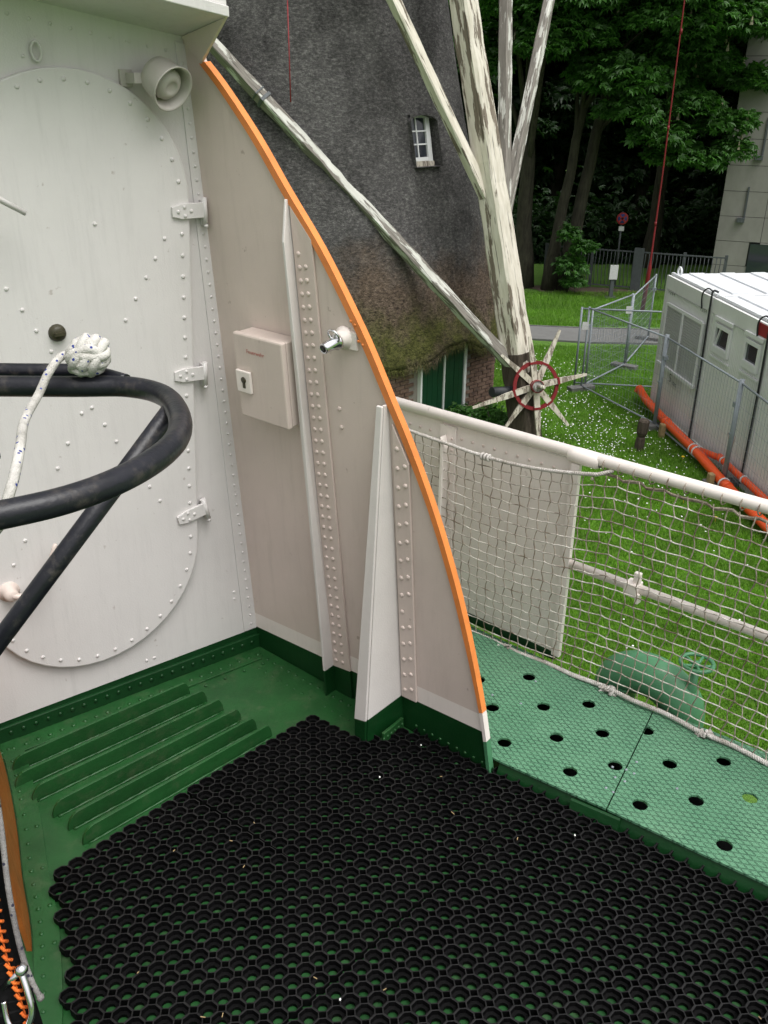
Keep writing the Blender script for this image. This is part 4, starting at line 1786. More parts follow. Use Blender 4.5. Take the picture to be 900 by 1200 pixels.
def wbar(mbx, x0, x1, z0, z1, o0, o1):
    mbx.hexa([WW(x0, z0, o0), WW(x1, z0, o0), WW(x1, z0, o1), WW(x0, z0, o1), WW(x0, z1, o0), WW(x1, z1, o0), WW(x1, z1, o1), WW(x0, z1, o1)])


fx0, fx1, fz0, fz1 = -.325, .30, 5.02, 5.80
wbar(mb, fx0, fx0 + .05, fz0, fz1, -.03, .03)
wbar(mb, fx1 - .11, fx1, fz0 - .04, fz1, -.03, .035)
wbar(mb, fx0 + .05, fx1 - .11, fz1 - .05, fz1, -.03, .03)
wbar(mb, fx0 + .05, fx1 - .11, fz0, fz0 + .06, -.03, .03)
mb.build('frame', M_pvc, win, bevel=.004)
mb = MB()
wbar(mb, fx0 - .03, fx1 - .005, fz0 - .10, fz0 - .005, -.03, .07)
mb.build('sill', M_peel, win)
gx0, gx1, gz0, gz1 = fx0 + .05, fx1 - .11, fz0 + .06, fz1 - .05
nx_, nz_ = 2, 3
for i in range(nx_):
    for j in range(nz_):
        mb = MB()
        xa, xb = gx0 + (gx1 - gx0) * i / 2 + .008, gx0 + (gx1 - gx0) * (i + 1) / 2 - .008
        za, zb_ = gz0 + (gz1 - gz0) * j / 3 + .008, gz0 + (gz1 - gz0) * (j + 1) / 3 - .008
        wbar(mb, xa, xb, za, zb_, -.012, -.004)
        mb.build('pane', M_glass, win)
mb = MB()
xm = (gx0 + gx1) / 2
wbar(mb, xm - .012, xm + .012, gz0, gz1, -.01, .018)
for j in (1, 2):
    z = gz0 + (gz1 - gz0) * j / 3
    wbar(mb, gx0, xm - .012, z - .012, z + .012, -.01, .017)
    wbar(mb, xm + .012, gx1, z - .012, z + .012, -.01, .017)
mb.build('glazing_bars', M_pvc, win)

# brick base: real bricks on a mortar drum
RBK = 3.80
octc = [AX + (MN * math.cos(t) + ML * math.sin(t)) * (RBK / math.cos(math.pi / 8)) for t in [math.pi / 8 + k * math.pi / 4 for k in range(8)]]
mb = MB()
for k in range(8):
    a, b_ = octc[k - 1], octc[k]
    mb.face([a - UZ * .1, b_ - UZ * .1, b_ + UZ * 1.7, a + UZ * 1.7])
mb.build('mortar_base', M_mortar, mill)
mb = MB()
cH = .083
bl_, bh_ = .235, .066
dlat = (-.70, .60)
for fk in (-1, 0, 1):
    ca, sa_ = math.cos(fk * math.pi / 4), math.sin(fk * math.pi / 4)
    nrm = MN * ca + ML * sa_
    tg = ML * ca - MN * sa_
    hw = RBK * math.tan(math.pi / 8)
    for c in range(20):
        z = .02 + c * cH
        x = -hw + (.125 if c % 2 else 0)
        while x < hw - .03:
            x1 = min(x + .245, hw)
            if not (fk == 0 and x1 > dlat[0] - .01 and x < dlat[1] + .03):
                p = AX + nrm * (RBK + random.uniform(.002, .012)) + tg * ((x + x1) / 2) + UZ * (z + cH / 2)
                mb.box(p, tg * ((x1 - x) / 2 - .007), nrm * .02, UZ * (bh_ / 2 * random.uniform(.95, 1.02)))
            x = x1 + .007
mb.build('bricks', M_brick, mill, fix=False, kind='stuff')
# door in the base
DO = 3.86
dr = bpy.data.objects.new('door', None)
COL.objects.link(dr)
dr.parent = mill
ORG[dr.name] = ORG[mill.name]


def dbar(x0, x1, z0, z1, o0, o1, name, mat):
    mbd = MB()
    mbd.hexa([WP(x0, z0, o0), WP(x1, z0, o0), WP(x1, z0, o1), WP(x0, z0, o1), WP(x0, z1, o0), WP(x1, z1, o0), WP(x1, z1, o1), WP(x0, z1, o1)])
    return mbd.build(name, mat, dr)


for i in range(4):
    w_ = .60 / 4
    dbar(-.645 + i * w_ + .004, -.645 + (i + 1) * w_ - .004, .0, 1.86, DO - .06, DO + random.uniform(0, .006), 'board', M_gdoor)
for i in range(4):
    w_ = .56 / 4
    dbar(-.01 + i * w_ + .004, -.01 + (i + 1) * w_ - .004, .0, 1.86, DO - .06, DO + random.uniform(0, .006), 'board', M_gdoor)
for x0, x1 in [(-.70, -.655), (-.04, -.01), (.56, .62)]:
    dbar(x0, x1, 0, 1.86, DO - .08, DO + .03, 'frame', M_pvc)
dbar(-.70, .62, 1.865, 1.93, DO - .16, DO - .08, 'lintel', M_pvc)
mb = MB()
mb.slab([WP(-.655, 0, DO - .085), WP(.56, 0, DO - .085), WP(.56, 1.86, DO - .085), WP(-.655, 1.86, DO - .085)], MN * -.03)
mb.build('door_backing', M_dark, dr)

# tail pole and braces
TD = V((.749, -.662, 0))
TL = V((.662, .749, 0))


def TP(r, lat, h):
    return AX + TD * r + TL * lat + UZ * h


def beam(name, a, b_, wa, wb, da, db, mat, n=14, jit=.012, side=None):
    """hewn timber with square section, slightly uneven"""
    a, b_ = V(a), V(b_)
    t = (b_ - a).normalized()
    s = side if side is not None else t.cross(TD).normalized()
    s = (s - t * s.dot(t)).normalized()
    d = t.cross(s).normalized()
    rings = []
    for i in range(n + 1):
        f = i / n
        c = a.lerp(b_, f)
        w_, d2 = wa + (wb - wa) * f, da + (db - da) * f
        rings.append([c + s * (x * w_ / 2 + random.uniform(-jit, jit)) + d * (y * d2 / 2 + random.uniform(-jit, jit)) for x, y in ((-1, -.8), (-.8, -1), (.8, -1), (1, -.8), (1, .8), (.8, 1), (-.8, 1), (-1, .8))])
    mbb = MB()
    for i in range(n):
        for k in range(8):
            k2 = (k + 1) % 8
            mbb.face([rings[i][k], rings[i + 1][k], rings[i + 1][k2], rings[i][k2]])
    mbb.face(rings[0])
    mbb.face(rings[-1][::-1])
    o = mbb.build(name, mat, mill, fix=False)
    at = o.data.attributes.new('beam', 'FLOAT_VECTOR', 'POINT')
    off = random.uniform(0, 40)
    vals = []
    for p in mbb.v:
        r = V(p) - a
        vals += [r.dot(s) + off, r.dot(d), r.dot(t) + off]
    at.data.foreach_set('vector', vals)
    return o


beam('tail_pole', TP(5.38, 0, 1.38), TP(2.95, 0, 10.2), .50, .34, .46, .34, M_beam, 24, .014)
beam('tail_pole_side', TP(5.45, .25, .9), TP(4.4, .20, 5.0), .17, .14, .3, .24, M_beamg, 16, .012)
beam('tail_post', TP(5.68, -.02, -.05), TP(5.30, -.02, 1.75), .52, .50, .46, .46, M_post, 8, .02)
# left long brace, left short brace, two right braces
beam('brace', TP(5.55, .02, 1.22), TP(.30, -3.50, 7.45), .21, .19, .2, .19, M_beamg, 26, .010)
beam('brace', TP(4.55, -.06, 4.25), TP(2.45, -1.62, 9.0), .20, .19, .17, .17, M_beam, 16, .008)
beam('brace', TP(4.62, .22, 4.25), TP(3.0, 2.16, 8.3), .21, .21, .19, .2, M_beamg, 16, .008)
beam('brace', TP(4.70, .08, 3.95), TP(2.5, 4.7, 8.6), .20, .20, .18, .18, M_beamg, 16, .008)
# iron strap on the left brace
fA, fB = TP(5.55, .02, 1.22), TP(.30, -3.50, 7.45)
tdir = (fB - fA).normalized()
pc = fA.lerp(fB, .775)
mb = MB()
s_ = tdir.cross(TD).normalized()
d_ = tdir.cross(s_)
mb.box(pc, s_ * .112, d_ * .112, tdir * .03)
mb.box(pc + tdir * .14, s_ * .108, d_ * .108, tdir * .012)
mb.build('iron_strap', M_iron, mill)
# black beam end beside the post
mb = MB()
mb.tube([TP(5.25, -.72, 1.13), TP(5.45, -.1, 1.06)], .095, 12)
mb.build('winch_drum', M_lead, mill)
mb = MB()
mb.lathe([(.08, -.004), (.0001, -.006)], TP(5.25, -.72, 1.13), TP(5.25, -.72, 1.13) - TP(5.45, -.1, 1.06), 12)
mb.build('drum_end', M_peelg, mill)
# capstan wheel
wcn = V((2.82, 16.18, GZ + 1.23))
wax = (V((.10, -1, .18))).normalized()
wu = wax.cross(UZ).normalized()
wv_ = wu.cross(wax)
if wv_.z < 0:
    wv_ = -wv_
if wu.x < 0:
    wu = -wu
whl = bpy.data.objects.new('winch_wheel', None)
COL.objects.link(whl)
whl.parent = mill
ORG[whl.name] = ORG[mill.name]
mb = MB()
for k in range(40):
    a, b_ = 2 * math.pi * k / 40, 2 * math.pi * (k + 1) / 40
    pts = []
    for t in (a, b_):
        for rr_, o in ((.395, -.028), (.462, -.028), (.462, .028), (.395, .028)):
            pts.append(wcn + (wu * math.cos(t) * .94 + wv_ * math.sin(t)) * rr_ + wax * o)
    mb.hexa([pts[0], pts[1], pts[5], pts[4], pts[3], pts[2], pts[6], pts[7]])
mb.build('rim', M_red, whl)
for k, (dx, dy) in enumerate([(24, 58), (55, 11), (38, -44), (6, -68), (-32, -45), (-68, -22), (-38, 33), (-9, 52)]):
    L = math.hypot(dx, dy)
    dv = (wu * dx + wv_ * dy).normalized()
    Lm = L / 57.0
    sd = dv.cross(wax)
    mb = MB()
    rings = []
    o = wax * (.02 if k % 2 else -.01)
    for f, w_ in ((.09, .055), (.45, .055), (1.0, .022)):
        c = wcn + dv * (f * Lm) + o
        rings.append([c + sd * w_ + wax * w_ * .7, c - sd * w_ + wax * w_ * .7, c - sd * w_ - wax * w_ * .7, c + sd * w_ - wax * w_ * .7])
    for i in range(2):
        for q in range(4):
            q2 = (q + 1) % 4
            mb.face([rings[i][q], rings[i][q2], rings[i + 1][q2], rings[i + 1][q]])
    mb.face(rings[-1])
    mb.face(rings[0][::-1])
    mb.build('spoke', M_peel, whl)
    mb = MB()
    c = wcn + dv * .43 + o
    mb.box(c, sd * .062, wax * .05, dv * .022)
    mb.build('clip', M_red, whl)
mb = MB()
mb.lathe([(.0001, -.14), (.10, -.14), (.105, .16), (.0001, .16)], wcn, wax, 16)
mb.build('hub', M_peelg, whl)
mb = MB()
for o in (.03, .15):
    mb.lathe([(.107, o - .03), (.118, o - .03), (.118, o + .03), (.107, o + .03)], wcn, wax, 20)
mb.build('hub_band', M_red, whl)
mb = MB()
mb.tube([wcn + wax * .16, wcn + wax * .26 + wu * .10], .035, 8)
mb.build('hub_peg', M_peel, whl)

# ================================================================== leaves helper


def leaf_cloud(name, centers, size, mat, parent=None, kind=None, leaflets=5, droop=.5, upbias=.7):
    """palmate leaves: each leaf is a fan of leaflets"""
    n = len(centers)
    az = RNG.uniform(0, 2 * np.pi, n)
    tx, ty = RNG.normal(0, 1 - upbias + .15, n), RNG.normal(0, 1 - upbias + .15, n)
    nrm = np.stack([tx, ty, np.ones(n)], -1)
    nrm /= np.linalg.norm(nrm, axis=1)[:, None]
    e = np.stack([np.cos(az), np.sin(az), np.zeros(n)], -1)
    e -= nrm * (e * nrm).sum(1)[:, None]
    e /= np.linalg.norm(e, axis=1)[:, None]
    f = np.cross(nrm, e)
    sz = size * RNG.uniform(.7, 1.25, n)
    allv = []
    for k in range(leaflets):
        th = (k - (leaflets - 1) / 2) * (2.5 / max(1, leaflets - 1)) if leaflets > 1 else 0
        dl = e * np.cos(th) + f * np.sin(th)
        sd = -e * np.sin(th) + f * np.cos(th)
        ln = sz * (1 - .25 * abs(k - (leaflets - 1) / 2) / max(1, (leaflets - 1) / 2))
        wd_ = ln * .2
        p0 = centers
        pm = centers + dl * (ln * .62)[:, None]
        p1 = pm + sd * wd_[:, None] - nrm * (ln * .06)[:, None]
        p3 = pm - sd * wd_[:, None] - nrm * (ln * .06)[:, None]
        p2 = centers + dl * ln[:, None] - nrm * (ln * droop * .45)[:, None]
        p2[:, 2] -= ln * droop * .3
        allv.append(np.stack([p0, p1, p2, p3], 1))
    vs = np.concatenate(allv, 0).reshape(-1, 3)
    return np_mesh(name, vs, np.arange(len(vs)), 4, mat, parent, kind)


def crown_points(blobs, n, shell=.55):
    """points in the outer, upper shell of a set of ellipsoid clumps (centre, rx, ry, rz)"""
    w_ = np.array([b[1] * b[2] for b in blobs])
    w_ = w_ / w_.sum()
    idx = RNG.choice(len(blobs), n, p=w_)
    d = RNG.normal(0, 1, (n, 3))
    d /= np.linalg.norm(d, axis=1)[:, None]
    d[:, 2] = np.where(d[:, 2] < -.3, -d[:, 2] * .6, d[:, 2])
    rr_ = shell + (1 - shell) * RNG.random(n) ** .6
    c = np.array([b[0] for b in blobs])[idx]
    s = np.array([b[1:] for b in blobs])[idx]
    return c + d * s * rr_[:, None]


def tree(name, label, base, top_h, crown_c, crown_r, nblob, nleaf, size, mat, trunk_r, lean=(0, 0), low=None, group='trees behind the railing', limbs=6, blossoms=0, extra=()):
    t = thing(name, label, 'tree', base, group)
    bx, by, bz = base
    blobs = []
    cx, cy, cz = crown_c
    rx, ry, rz = crown_r
    for _ in range(nblob):
        while True:
            d = RNG.uniform(-1, 1, 3)
            if (d ** 2).sum() < 1:
                break
        r = RNG.uniform(.75, 1.35)
        blobs.append(((cx + d[0] * rx, cy + d[1] * ry, cz + d[2] * rz), r, r, r * .62))
    blobs += list(extra)
    mb = MB()
    tp_ = V((bx + lean[0], by + lean[1], bz + top_h))
    n = 9
    path = [V((bx, by, bz - .1)).lerp(tp_, i / n) + V((random.uniform(-.06, .06), random.uniform(-.06, .06), 0)) * (i > 0) for i in range(n + 1)]
    mb.tube(path, [trunk_r * (1.35 if i == 0 else 1.08 if i == 1 else 1 - .55 * i / n) for i in range(n + 1)], 10)
    mb.build('trunk', M_bark, t)
    mb = MB()
    for k in range(limbs):
        i = random.randint(int(n * .45), n - 1)
        tgt = V(blobs[k % len(blobs)][0])
        p0 = path[i]
        m1 = p0.lerp(tgt, .5) + V((0, 0, .4))
        mb.tube(smooth([tuple(p0), tuple(m1), tuple(tgt)], 4), [trunk_r * .38 * (1 - .1 * q) for q in range(9)], 6)
    mb.build('limbs', M_bark, t)
    leaf_cloud('crown', crown_points(blobs, nleaf), size, mat, t)
    if blossoms:
        pts = crown_points([(b[0], b[1], b[2], b[3]) for b in blobs], blossoms * 2, .93)
        vs = []
        for p in pts[:blossoms]:
            a = RNG.uniform(0, 6.28)
            h_, w_ = .26, .055
            for q in range(3):
                t0, t1 = a + q * 2.1, a + (q + 1) * 2.1
                vs += [(p[0] + w_ * math.cos(t0), p[1] + w_ * math.sin(t0), p[2]), (p[0] + w_ * math.cos(t1), p[1] + w_ * math.sin(t1), p[2]), (p[0], p[1], p[2] + h_)]
        np_mesh('blossom_candles', np.array(vs), np.arange(len(vs)), 3, M_candle, t, kind='stuff')
    return t


# trees near the railing
tree('chestnut_tree', 'chestnut tree with a dark straight trunk half hidden by the windmill tail', (4.75, 31.5, GZ), 9, (4.6, 30.5, 4.2), (2.6, 2.5, 3.0), 30, 12000, .24, M_leaf, .30, (-.3, 0), blossoms=50)
tree('chestnut_tree', 'chestnut tree with a mossy slanting trunk rising from the lawn', (5.55, 31.0, GZ), 8.5, (7.2, 29.8, 3.6), (2.6, 2.2, 2.6), 34, 15000, .24, M_leaf, .21, (.9, .3), blossoms=60,
     extra=[((7.2, 29.4, 1.0), 1.0, .9, .6), ((8.3, 29.6, .3), 1.0, .9, .6), ((6.7, 29.9, 1.7), .9, .9, .55), ((9.2, 29.9, 1.1), 1.0, .9, .6), ((7.9, 30.0, 1.9), 1.0, .9, .6), ((8.9, 30.3, -.3), .9, .8, .5)])
tree('chestnut_tree', 'chestnut tree with a brown leaning trunk beside the railing end', (5.95, 31.1, GZ), 9, (9.0, 31.0, 4.8), (2.6, 2.3, 2.6), 34, 15000, .24, M_leaf, .25, (1.5, .5), blossoms=80)
tree('chestnut_tree', 'chestnut tree with low branches reaching in front of the concrete tower', (10.2, 35.5, GZ), 8, (10.0, 31.5, 3.6), (2.4, 2.3, 2.6), 32, 15000, .24, M_leaf, .28, (-.2, -1), blossoms=110,
     extra=[((10.75, 30.0, -.1), .75, .7, .5), ((10.3, 30.0, .6), .9, .8, .6), ((10.85, 30.2, .7), .65, .6, .45), ((9.8, 30.0, -.4), .8, .8, .5), ((9.0, 30.2, -.2), .9, .9, .6)])
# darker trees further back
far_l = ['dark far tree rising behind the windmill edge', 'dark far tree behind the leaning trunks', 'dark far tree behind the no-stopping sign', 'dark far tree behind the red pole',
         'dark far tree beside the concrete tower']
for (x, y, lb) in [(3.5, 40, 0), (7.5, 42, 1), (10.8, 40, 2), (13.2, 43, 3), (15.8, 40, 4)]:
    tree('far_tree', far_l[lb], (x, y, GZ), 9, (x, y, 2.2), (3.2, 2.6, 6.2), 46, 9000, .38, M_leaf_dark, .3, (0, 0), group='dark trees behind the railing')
# undergrowth behind the railing: one dense dark mass
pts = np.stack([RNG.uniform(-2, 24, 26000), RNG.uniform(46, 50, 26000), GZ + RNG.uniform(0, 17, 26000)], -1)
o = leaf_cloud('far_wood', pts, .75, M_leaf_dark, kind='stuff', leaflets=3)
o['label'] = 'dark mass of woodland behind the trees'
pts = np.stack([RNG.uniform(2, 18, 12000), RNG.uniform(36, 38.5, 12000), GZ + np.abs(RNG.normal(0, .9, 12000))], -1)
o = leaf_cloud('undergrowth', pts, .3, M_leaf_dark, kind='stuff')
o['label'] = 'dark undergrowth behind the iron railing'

# sapling at the tree foot, climbing leaves on the trunk
sp_ = thing('leafy_sapling', 'bright green leafy sapling at the foot of the slanting trunks', 'shrub', (6.05, 30.3, GZ))
mb = MB()
for k in range(5):
    a = k * 1.3
    mb.tube([(6.05, 30.3, GZ), (6.05 + .2 * math.cos(a), 30.3 + .2 * math.sin(a), GZ + .8), (6.05 + .5 * math.cos(a), 30.3 + .4 * math.sin(a), GZ + 1.5 + .2 * k)], [.02, .014, .006], 5)
mb.build('stems', M_bark, sp_)
leaf_cloud('foliage', crown_points([((6.1, 30.2, GZ + .9), .55, .5, .6), ((6.5, 30.1, GZ + 1.55), .45, .4, .3), ((5.95, 30.2, GZ + 1.9), .4, .4, .4), ((6.2, 30.2, GZ + .4), .45, .4, .3)], 900, .2), .17, M_leaf_bright, sp_)
# nettles at the mill foot
nt_ = thing('nettle_clump', 'green leafy nettle clump at the foot of the brick wall', 'plant', (1.9, 16.9, GZ))
mb = MB()
for k in range(24):
    x, y = 1.9 + random.uniform(-.8, .6), 16.95 + random.uniform(-.35, .4)
    mb.tube([(x, y, GZ), (x + random.uniform(-.08, .08), y, GZ + random.uniform(.25, .5))], .008, 4)
mb.build('stems', M_bark, nt_)
leaf_cloud('foliage', crown_points([((1.5, 17.2, GZ + .22), .4, .35, .28), ((2.0, 17.0, GZ + .28), .5, .4, .32), ((2.35, 16.75, GZ + .2), .4, .4, .25), ((1.75, 16.7, GZ + .15), .45, .3, .2)], 1900, .1), .11, M_leaf_bright, nt_)

# ================================================================== CONCRETE TOWER BUILDING
bd = thing('concrete_building', 'pale concrete panel tower at the right edge', 'building', (11.22, 31.6, GZ))
bo = V((11.22, 31.6, GZ))
bdx = V((.933, -.36, 0)).normalized()
bdy = V((.36, .933, 0)).normalized()
mb = MB()
mb.slab([bo + bdx * .02 + bdy * .06, bo + bdx * 9 + bdy * .06, bo + bdx * 9 + bdy * 8, bo + bdx * .02 + bdy * 8], (0, 0, 17))
mb.build('core', M_dark, bd)
phh, pww = .80, 1.42
for r in range(20):
    for c in range(4):
        off = .5 * pww * (r % 2) * 0
        x0, x1 = c * pww + .008, (c + 1) * pww - .008
        z0, z1 = r * phh + .008, (r + 1) * phh - .008
        mb = MB()
        if r == 0 and c == 1:
            continue
        if r == 1 and c == 0:
            x1 = 1.08
        p = bo + bdy * random.uniform(0, .008)
        mb.slab([p + bdx * x0 + UZ * z0, p + bdx * x1 + UZ * z0, p + bdx * x1 + UZ * z1, p + bdx * x0 + UZ * z1], bdy * .05)
        mb.build('panel', M_concrete, bd)
for r in range(20):
    mb = MB()
    mb.slab([bo + bdy * .06 - bdx * .0 + UZ * (r * phh + .008), bo + bdy * 8 + UZ * (r * phh + .008), bo + bdy * 8 + UZ * ((r + 1) * phh - .008), bo + bdy * .06 + UZ * ((r + 1) * phh - .008)], bdx * .018)
    mb.build('side_panel', M_concrete, bd)
mb = MB()
mb.slab([bo + bdx * 1.12 + bdy * .03 + UZ * .15, bo + bdx * 1.95 + bdy * .03 + UZ * .15, bo + bdx * 1.95 + bdy * .03 + UZ * 1.55, bo + bdx * 1.12 + bdy * .03 + UZ * 1.55], bdy * -.05)
mb.build('window', M_glass, bd)
for (xx, za, zb_) in [(.75, 2.35, 3.35), (.98, 4.3, 5.45)]:
    mb = MB()
    mb.slab([bo + bdx * xx + UZ * za, bo + bdx * (xx + .055) + UZ * za, bo + bdx * (xx + .055) + UZ * zb_, bo + bdx * xx + UZ * zb_], bdy * -.05)
    mb.box(bo + bdx * (xx - .06) + bdy * -.07 + UZ * (za - .05), bdx * .12, bdy * .07, UZ * .07)
    mb.build('downpipe', M_iron, bd)

# ================================================================== IRON RAILING
ir = thing('iron_railing', 'grey iron bar railing below the dark trees', 'fence', (8.2, 30.6, GZ))
ra, rb_ = V((5.6, 32.15, GZ)), V((11.1, 29.95, GZ))
rdv = (rb_ - ra).normalized()
RLn = (rb_ - ra).length
rz0, rz1 = .10, 1.28
mb = MB()
for z in (rz0, rz1):
    mb.box((ra + rb_) / 2 + UZ * z, rdv * (RLn / 2), V((-rdv.y, rdv.x, 0)) * .025, UZ * .022)
mb.build('rails', M_iron, ir)
bmesh_bar = None
nbar = int(RLn / .125)
for i in range(nbar):
    p = ra + rdv * (i + .5) * RLn / nbar
    if bmesh_bar is None:
        mb = MB()
        zz = [rz0 + .022, .35, .6, .85, 1.05, rz1 - .022]
        mb.tube([p + UZ * z + rdv * (.012 * math.sin(z * 7)) for z in zz], .014, 6)
        bmesh_bar = mb.build('bar', M_iron, ir)
        bmesh_bar_p = p
    else:
        c = bmesh_bar.copy()
        COL.objects.link(c)
        c.parent = ir
        c.location = p - bmesh_bar_p
for f in (.0, .27, .53, .78, 1.0):
    mb = MB()
    p = ra + rdv * (RLn * f)
    mb.box(p + UZ * .68 + V((0, .05, 0)), rdv * .05, V((-rdv.y, rdv.x, 0)) * .05, UZ * .68)
    mb.build('post', M_iron, ir)
mb = MB()
p = ra + rdv * (RLn * .53)
mb.box(p + UZ * .7 + V((-.02, -.04, 0)), rdv * .16, V((-rdv.y, rdv.x, 0)) * .04, UZ * .72)
mb.build('gate_stile', M_iron, ir)

# no-stopping sign
sg = thing('no_stopping_sign', 'round red and blue no-stopping sign on a pole behind the railing', 'sign', (7.95, 31.6, GZ))
mb = MB()
mb.tube([(7.95, 31.6, GZ), (7.95, 31.6, GZ + 2.5)], .03, 8)
mb.build('pole', M_iron, sg)
mb = MB()
mb.lathe([(.0001, .0), (.155, 0), (.155, .006), (.0001, .006)], (7.95, 31.565, GZ + 2.28), (0, -1, 0), 24)
mb.build('blue_disc', M_signblue, sg)
mb = MB()
mb.lathe([(.15, .004), (.20, .004), (.20, .010), (.15, .010)], (7.95, 31.565, GZ + 2.28), (0, -1, 0), 28)
for s in (1, -1):
    mb.box((7.95, 31.552, GZ + 2.28), V((.155, 0, .155 * s)) * .72, V((.022, 0, -.022 * s)), (0, .003, 0))
mb.build('red_ring', M_signred, sg)
mb = MB()
mb.aabox((7.86, 31.55, GZ + 1.88), (8.04, 31.56, GZ + 2.03))
mb.build('white_plate', M_signwhite, sg)

# short post with a white notice
ps = thing('notice_post', 'short grey post with a white notice in front of the railing', 'post', (7.4, 29.75, GZ))
mb = MB()
mb.box((7.4, 29.75, GZ + .45), (.06, 0, 0), (0, .06, 0), (0, 0, .45))
mb.aabox((7.22, 29.6, GZ), (7.58, 29.9, GZ + .04))
mb.build('post', M_iron, ps)
mb = MB()
mb.aabox((7.27, 29.66, GZ + .62), (7.53, 29.685, GZ + 1.08))
mb.build('notice', M_signwhite, ps)

# tall thin red pole
rp_ = thing('red_pole', 'tall thin red pole rising in front of the dark trees', 'pole', (7.86, 27.5, GZ))
mb = MB()
mb.tube([(7.86, 27.5, GZ), (7.92, 27.5, GZ + 1.4), (7.92, 27.5, GZ + 1.6), (7.93, 27.5, GZ + 4), (7.9, 27.5, GZ + 8), (7.85, 27.5, GZ + 12.5)], [.07, .06, .03, .022, .020, .018], 8)
mb.build('pole', M_red, rp_)
mb = MB()
for h in (2.6, 5.2, 7.6):
    mb = MB()
    mb.tube([(7.92, 27.5, GZ + h), (7.92, 27.5, GZ + h + .12)], .034, 8)
    mb.build('collar', M_red, rp_)
rr2 = MB()
rr2.tube([(-.905, 9.2, 2.45), (-.872, 8.85, 1.55)], .006, 6)
rr2.tube([(-.905, 9.2, 2.45), (-.98, 10.0, 4.6)], .006, 6)
tag(rr2.build('red_line', M_red), 'thin red line hanging in front of the thatch', 'line')

# ================================================================== SITE CONTAINERS
KO = V((5.74, 18.56, GZ))
KD = V((.106, -.994, 0)).normalized()
KI = V((.994, .106, 0))        # into the container
CH = 2.85


def KP(t, z, o=0):
    return KO + KD * t + UZ * (z) - KI * o


def container(t0, t1, label):
    ct = thing('site_container', label, 'container', tuple(KP((t0 + t1) / 2, 0)), 'grey site containers')
    mbw = MB()
    # fine vertical corrugation on the wall facing the lawn
    n = int((t1 - t0 - .16) / .06)
    xs = [t0 + .08 + (t1 - t0 - .16) * i / n for i in range(n + 1)]
    prev = None
    pts = []
    for i in range(n):
        a, b2 = xs[i], xs[i + 1]
        g = (b2 - a) * .18
        pts += [(a, -.004), (a + g, .004), (b2 - g, .004), (b2, -.004)]
    for i in range(len(pts) - 1):
        (a, oa), (b2, ob) = pts[i], pts[i + 1]
        if b2 - a < 1e-6:
            continue
        mbw.face([KP(a, .12, oa), KP(b2, .12, ob), KP(b2, CH - .25, ob), KP(a, CH - .25, oa)])
    mbw.build('wall', M_cont, ct, fix=False)
    mbf = MB()
    for (a, b2, z0, z1) in [(t0 + .003, t0 + .085, .0, CH), (t1 - .085, t1 - .003, .0, CH), (t0 + .085, t1 - .085, CH - .26, CH), (t0 + .085, t1 - .085, .0, .14)]:
        mbf.slab([KP(a, z0, .02), KP(b2, z0, .02), KP(b2, z1, .02), KP(a, z1, .02)], KI * .06)
    mbf.build('frame', M_cont, ct, bevel=.004)
    mbb = MB()
    mbb.slab([KP(t0 + .01, .05, -.05), KP(t1 - .01, .05, -.05), KP(t1 - .01, CH - .03, -.05), KP(t0 + .01, CH - .03, -.05)], KI * 5.95)
    mbb.build('body', M_cont, ct)
    mbr = MB()
    mbr.slab([KP(t0 + .012, CH, -.06), KP(t1 - .012, CH, -.06), KP(t1 - .012, CH, -5.95), KP(t0 + .012, CH, -5.95)], (0, 0, .02))
    for i in range(9):
        o = -.4 - i * .65
        mbr.slab([KP(t0 + .1, CH + .02, o), KP(t1 - .1, CH + .02, o), KP(t1 - .1, CH + .02, o - .3), KP(t0 + .1, CH + .02, o - .3)], (0, 0, .03))
    mbr.slab([KP(t0 + .012, CH + .021, -.065), KP(t1 - .012, CH + .021, -.065), KP(t1 - .012, CH + .021, -.12), KP(t0 + .012, CH + .021, -.12)], (0, 0, .03))
    mbr.build('roof', M_controof, ct)
    return ct


def kbox(mbx, a, b2, z0, z1, o0, o1):
    mbx.slab([KP(a, z0, o0), KP(b2, z0, o0), KP(b2, z1, o0), KP(a, z1, o0)], KI * -(o1 - o0))


c1 = container(0, 2.15, 'grey site container with the double roller shutter')
c2 = container(2.17, 4.33, 'grey site container with two small square windows')
c3 = container(4.35, 6.55, 'grey site container cut off by the right edge')
# shutter on the first
sh = MB()
kbox(sh, .24, .30, 1.14, 2.34, .02, .06)
kbox(sh, 1.96, 2.02, 1.14, 2.34, .02, .06)
kbox(sh, .30, 1.96, 2.30, 2.36, .02, .06)
kbox(sh, .22, 2.04, 1.08, 1.14, .02, .09)
kbox(sh, 1.08, 1.13, 1.14, 2.30, .03, .07)
sho = sh.build('shutter_frame', M_pvc, c1)
mb = MB()
for i in range(23):
    z = 1.14 + i * .0505
    kbox(mb, .30, 1.08, z + .003, z + .046, .02, .042)
    kbox(mb, 1.13, 1.96, z + .003, z + .046, .02, .042)
mb.build('shutter_slats', M_shut, c1, kind='stuff')
mb = MB()
kbox(mb, .72, 1.42, .78, 1.03, .006, .012)
mb.build('nameplate', M_signwhite, c1)
lettering('lettering', 'S', KP(.80, .86, .0135), KD, UZ, .24, M_greyprint, c1)
lettering('lettering', 'itec', KP(.97, .84, .0135), KD, UZ, .15, M_greyprint, c1)
for (tt, zz, ss) in [(.18, 2.50, .12), (1.72, 2.50, .10)]:
    lettering('stencil', '1 2 0 4', KP(tt, zz + .02, .0215), KD, UZ, ss, M_greyprint, c1)
mb = MB()
mb.tube([KP(.22 + .085 * math.cos(a), CH + .10 + .085 * math.sin(a), -.14) for a in [i / 16 * 2 * math.pi for i in range(16)]], .022, 8, closed=True)
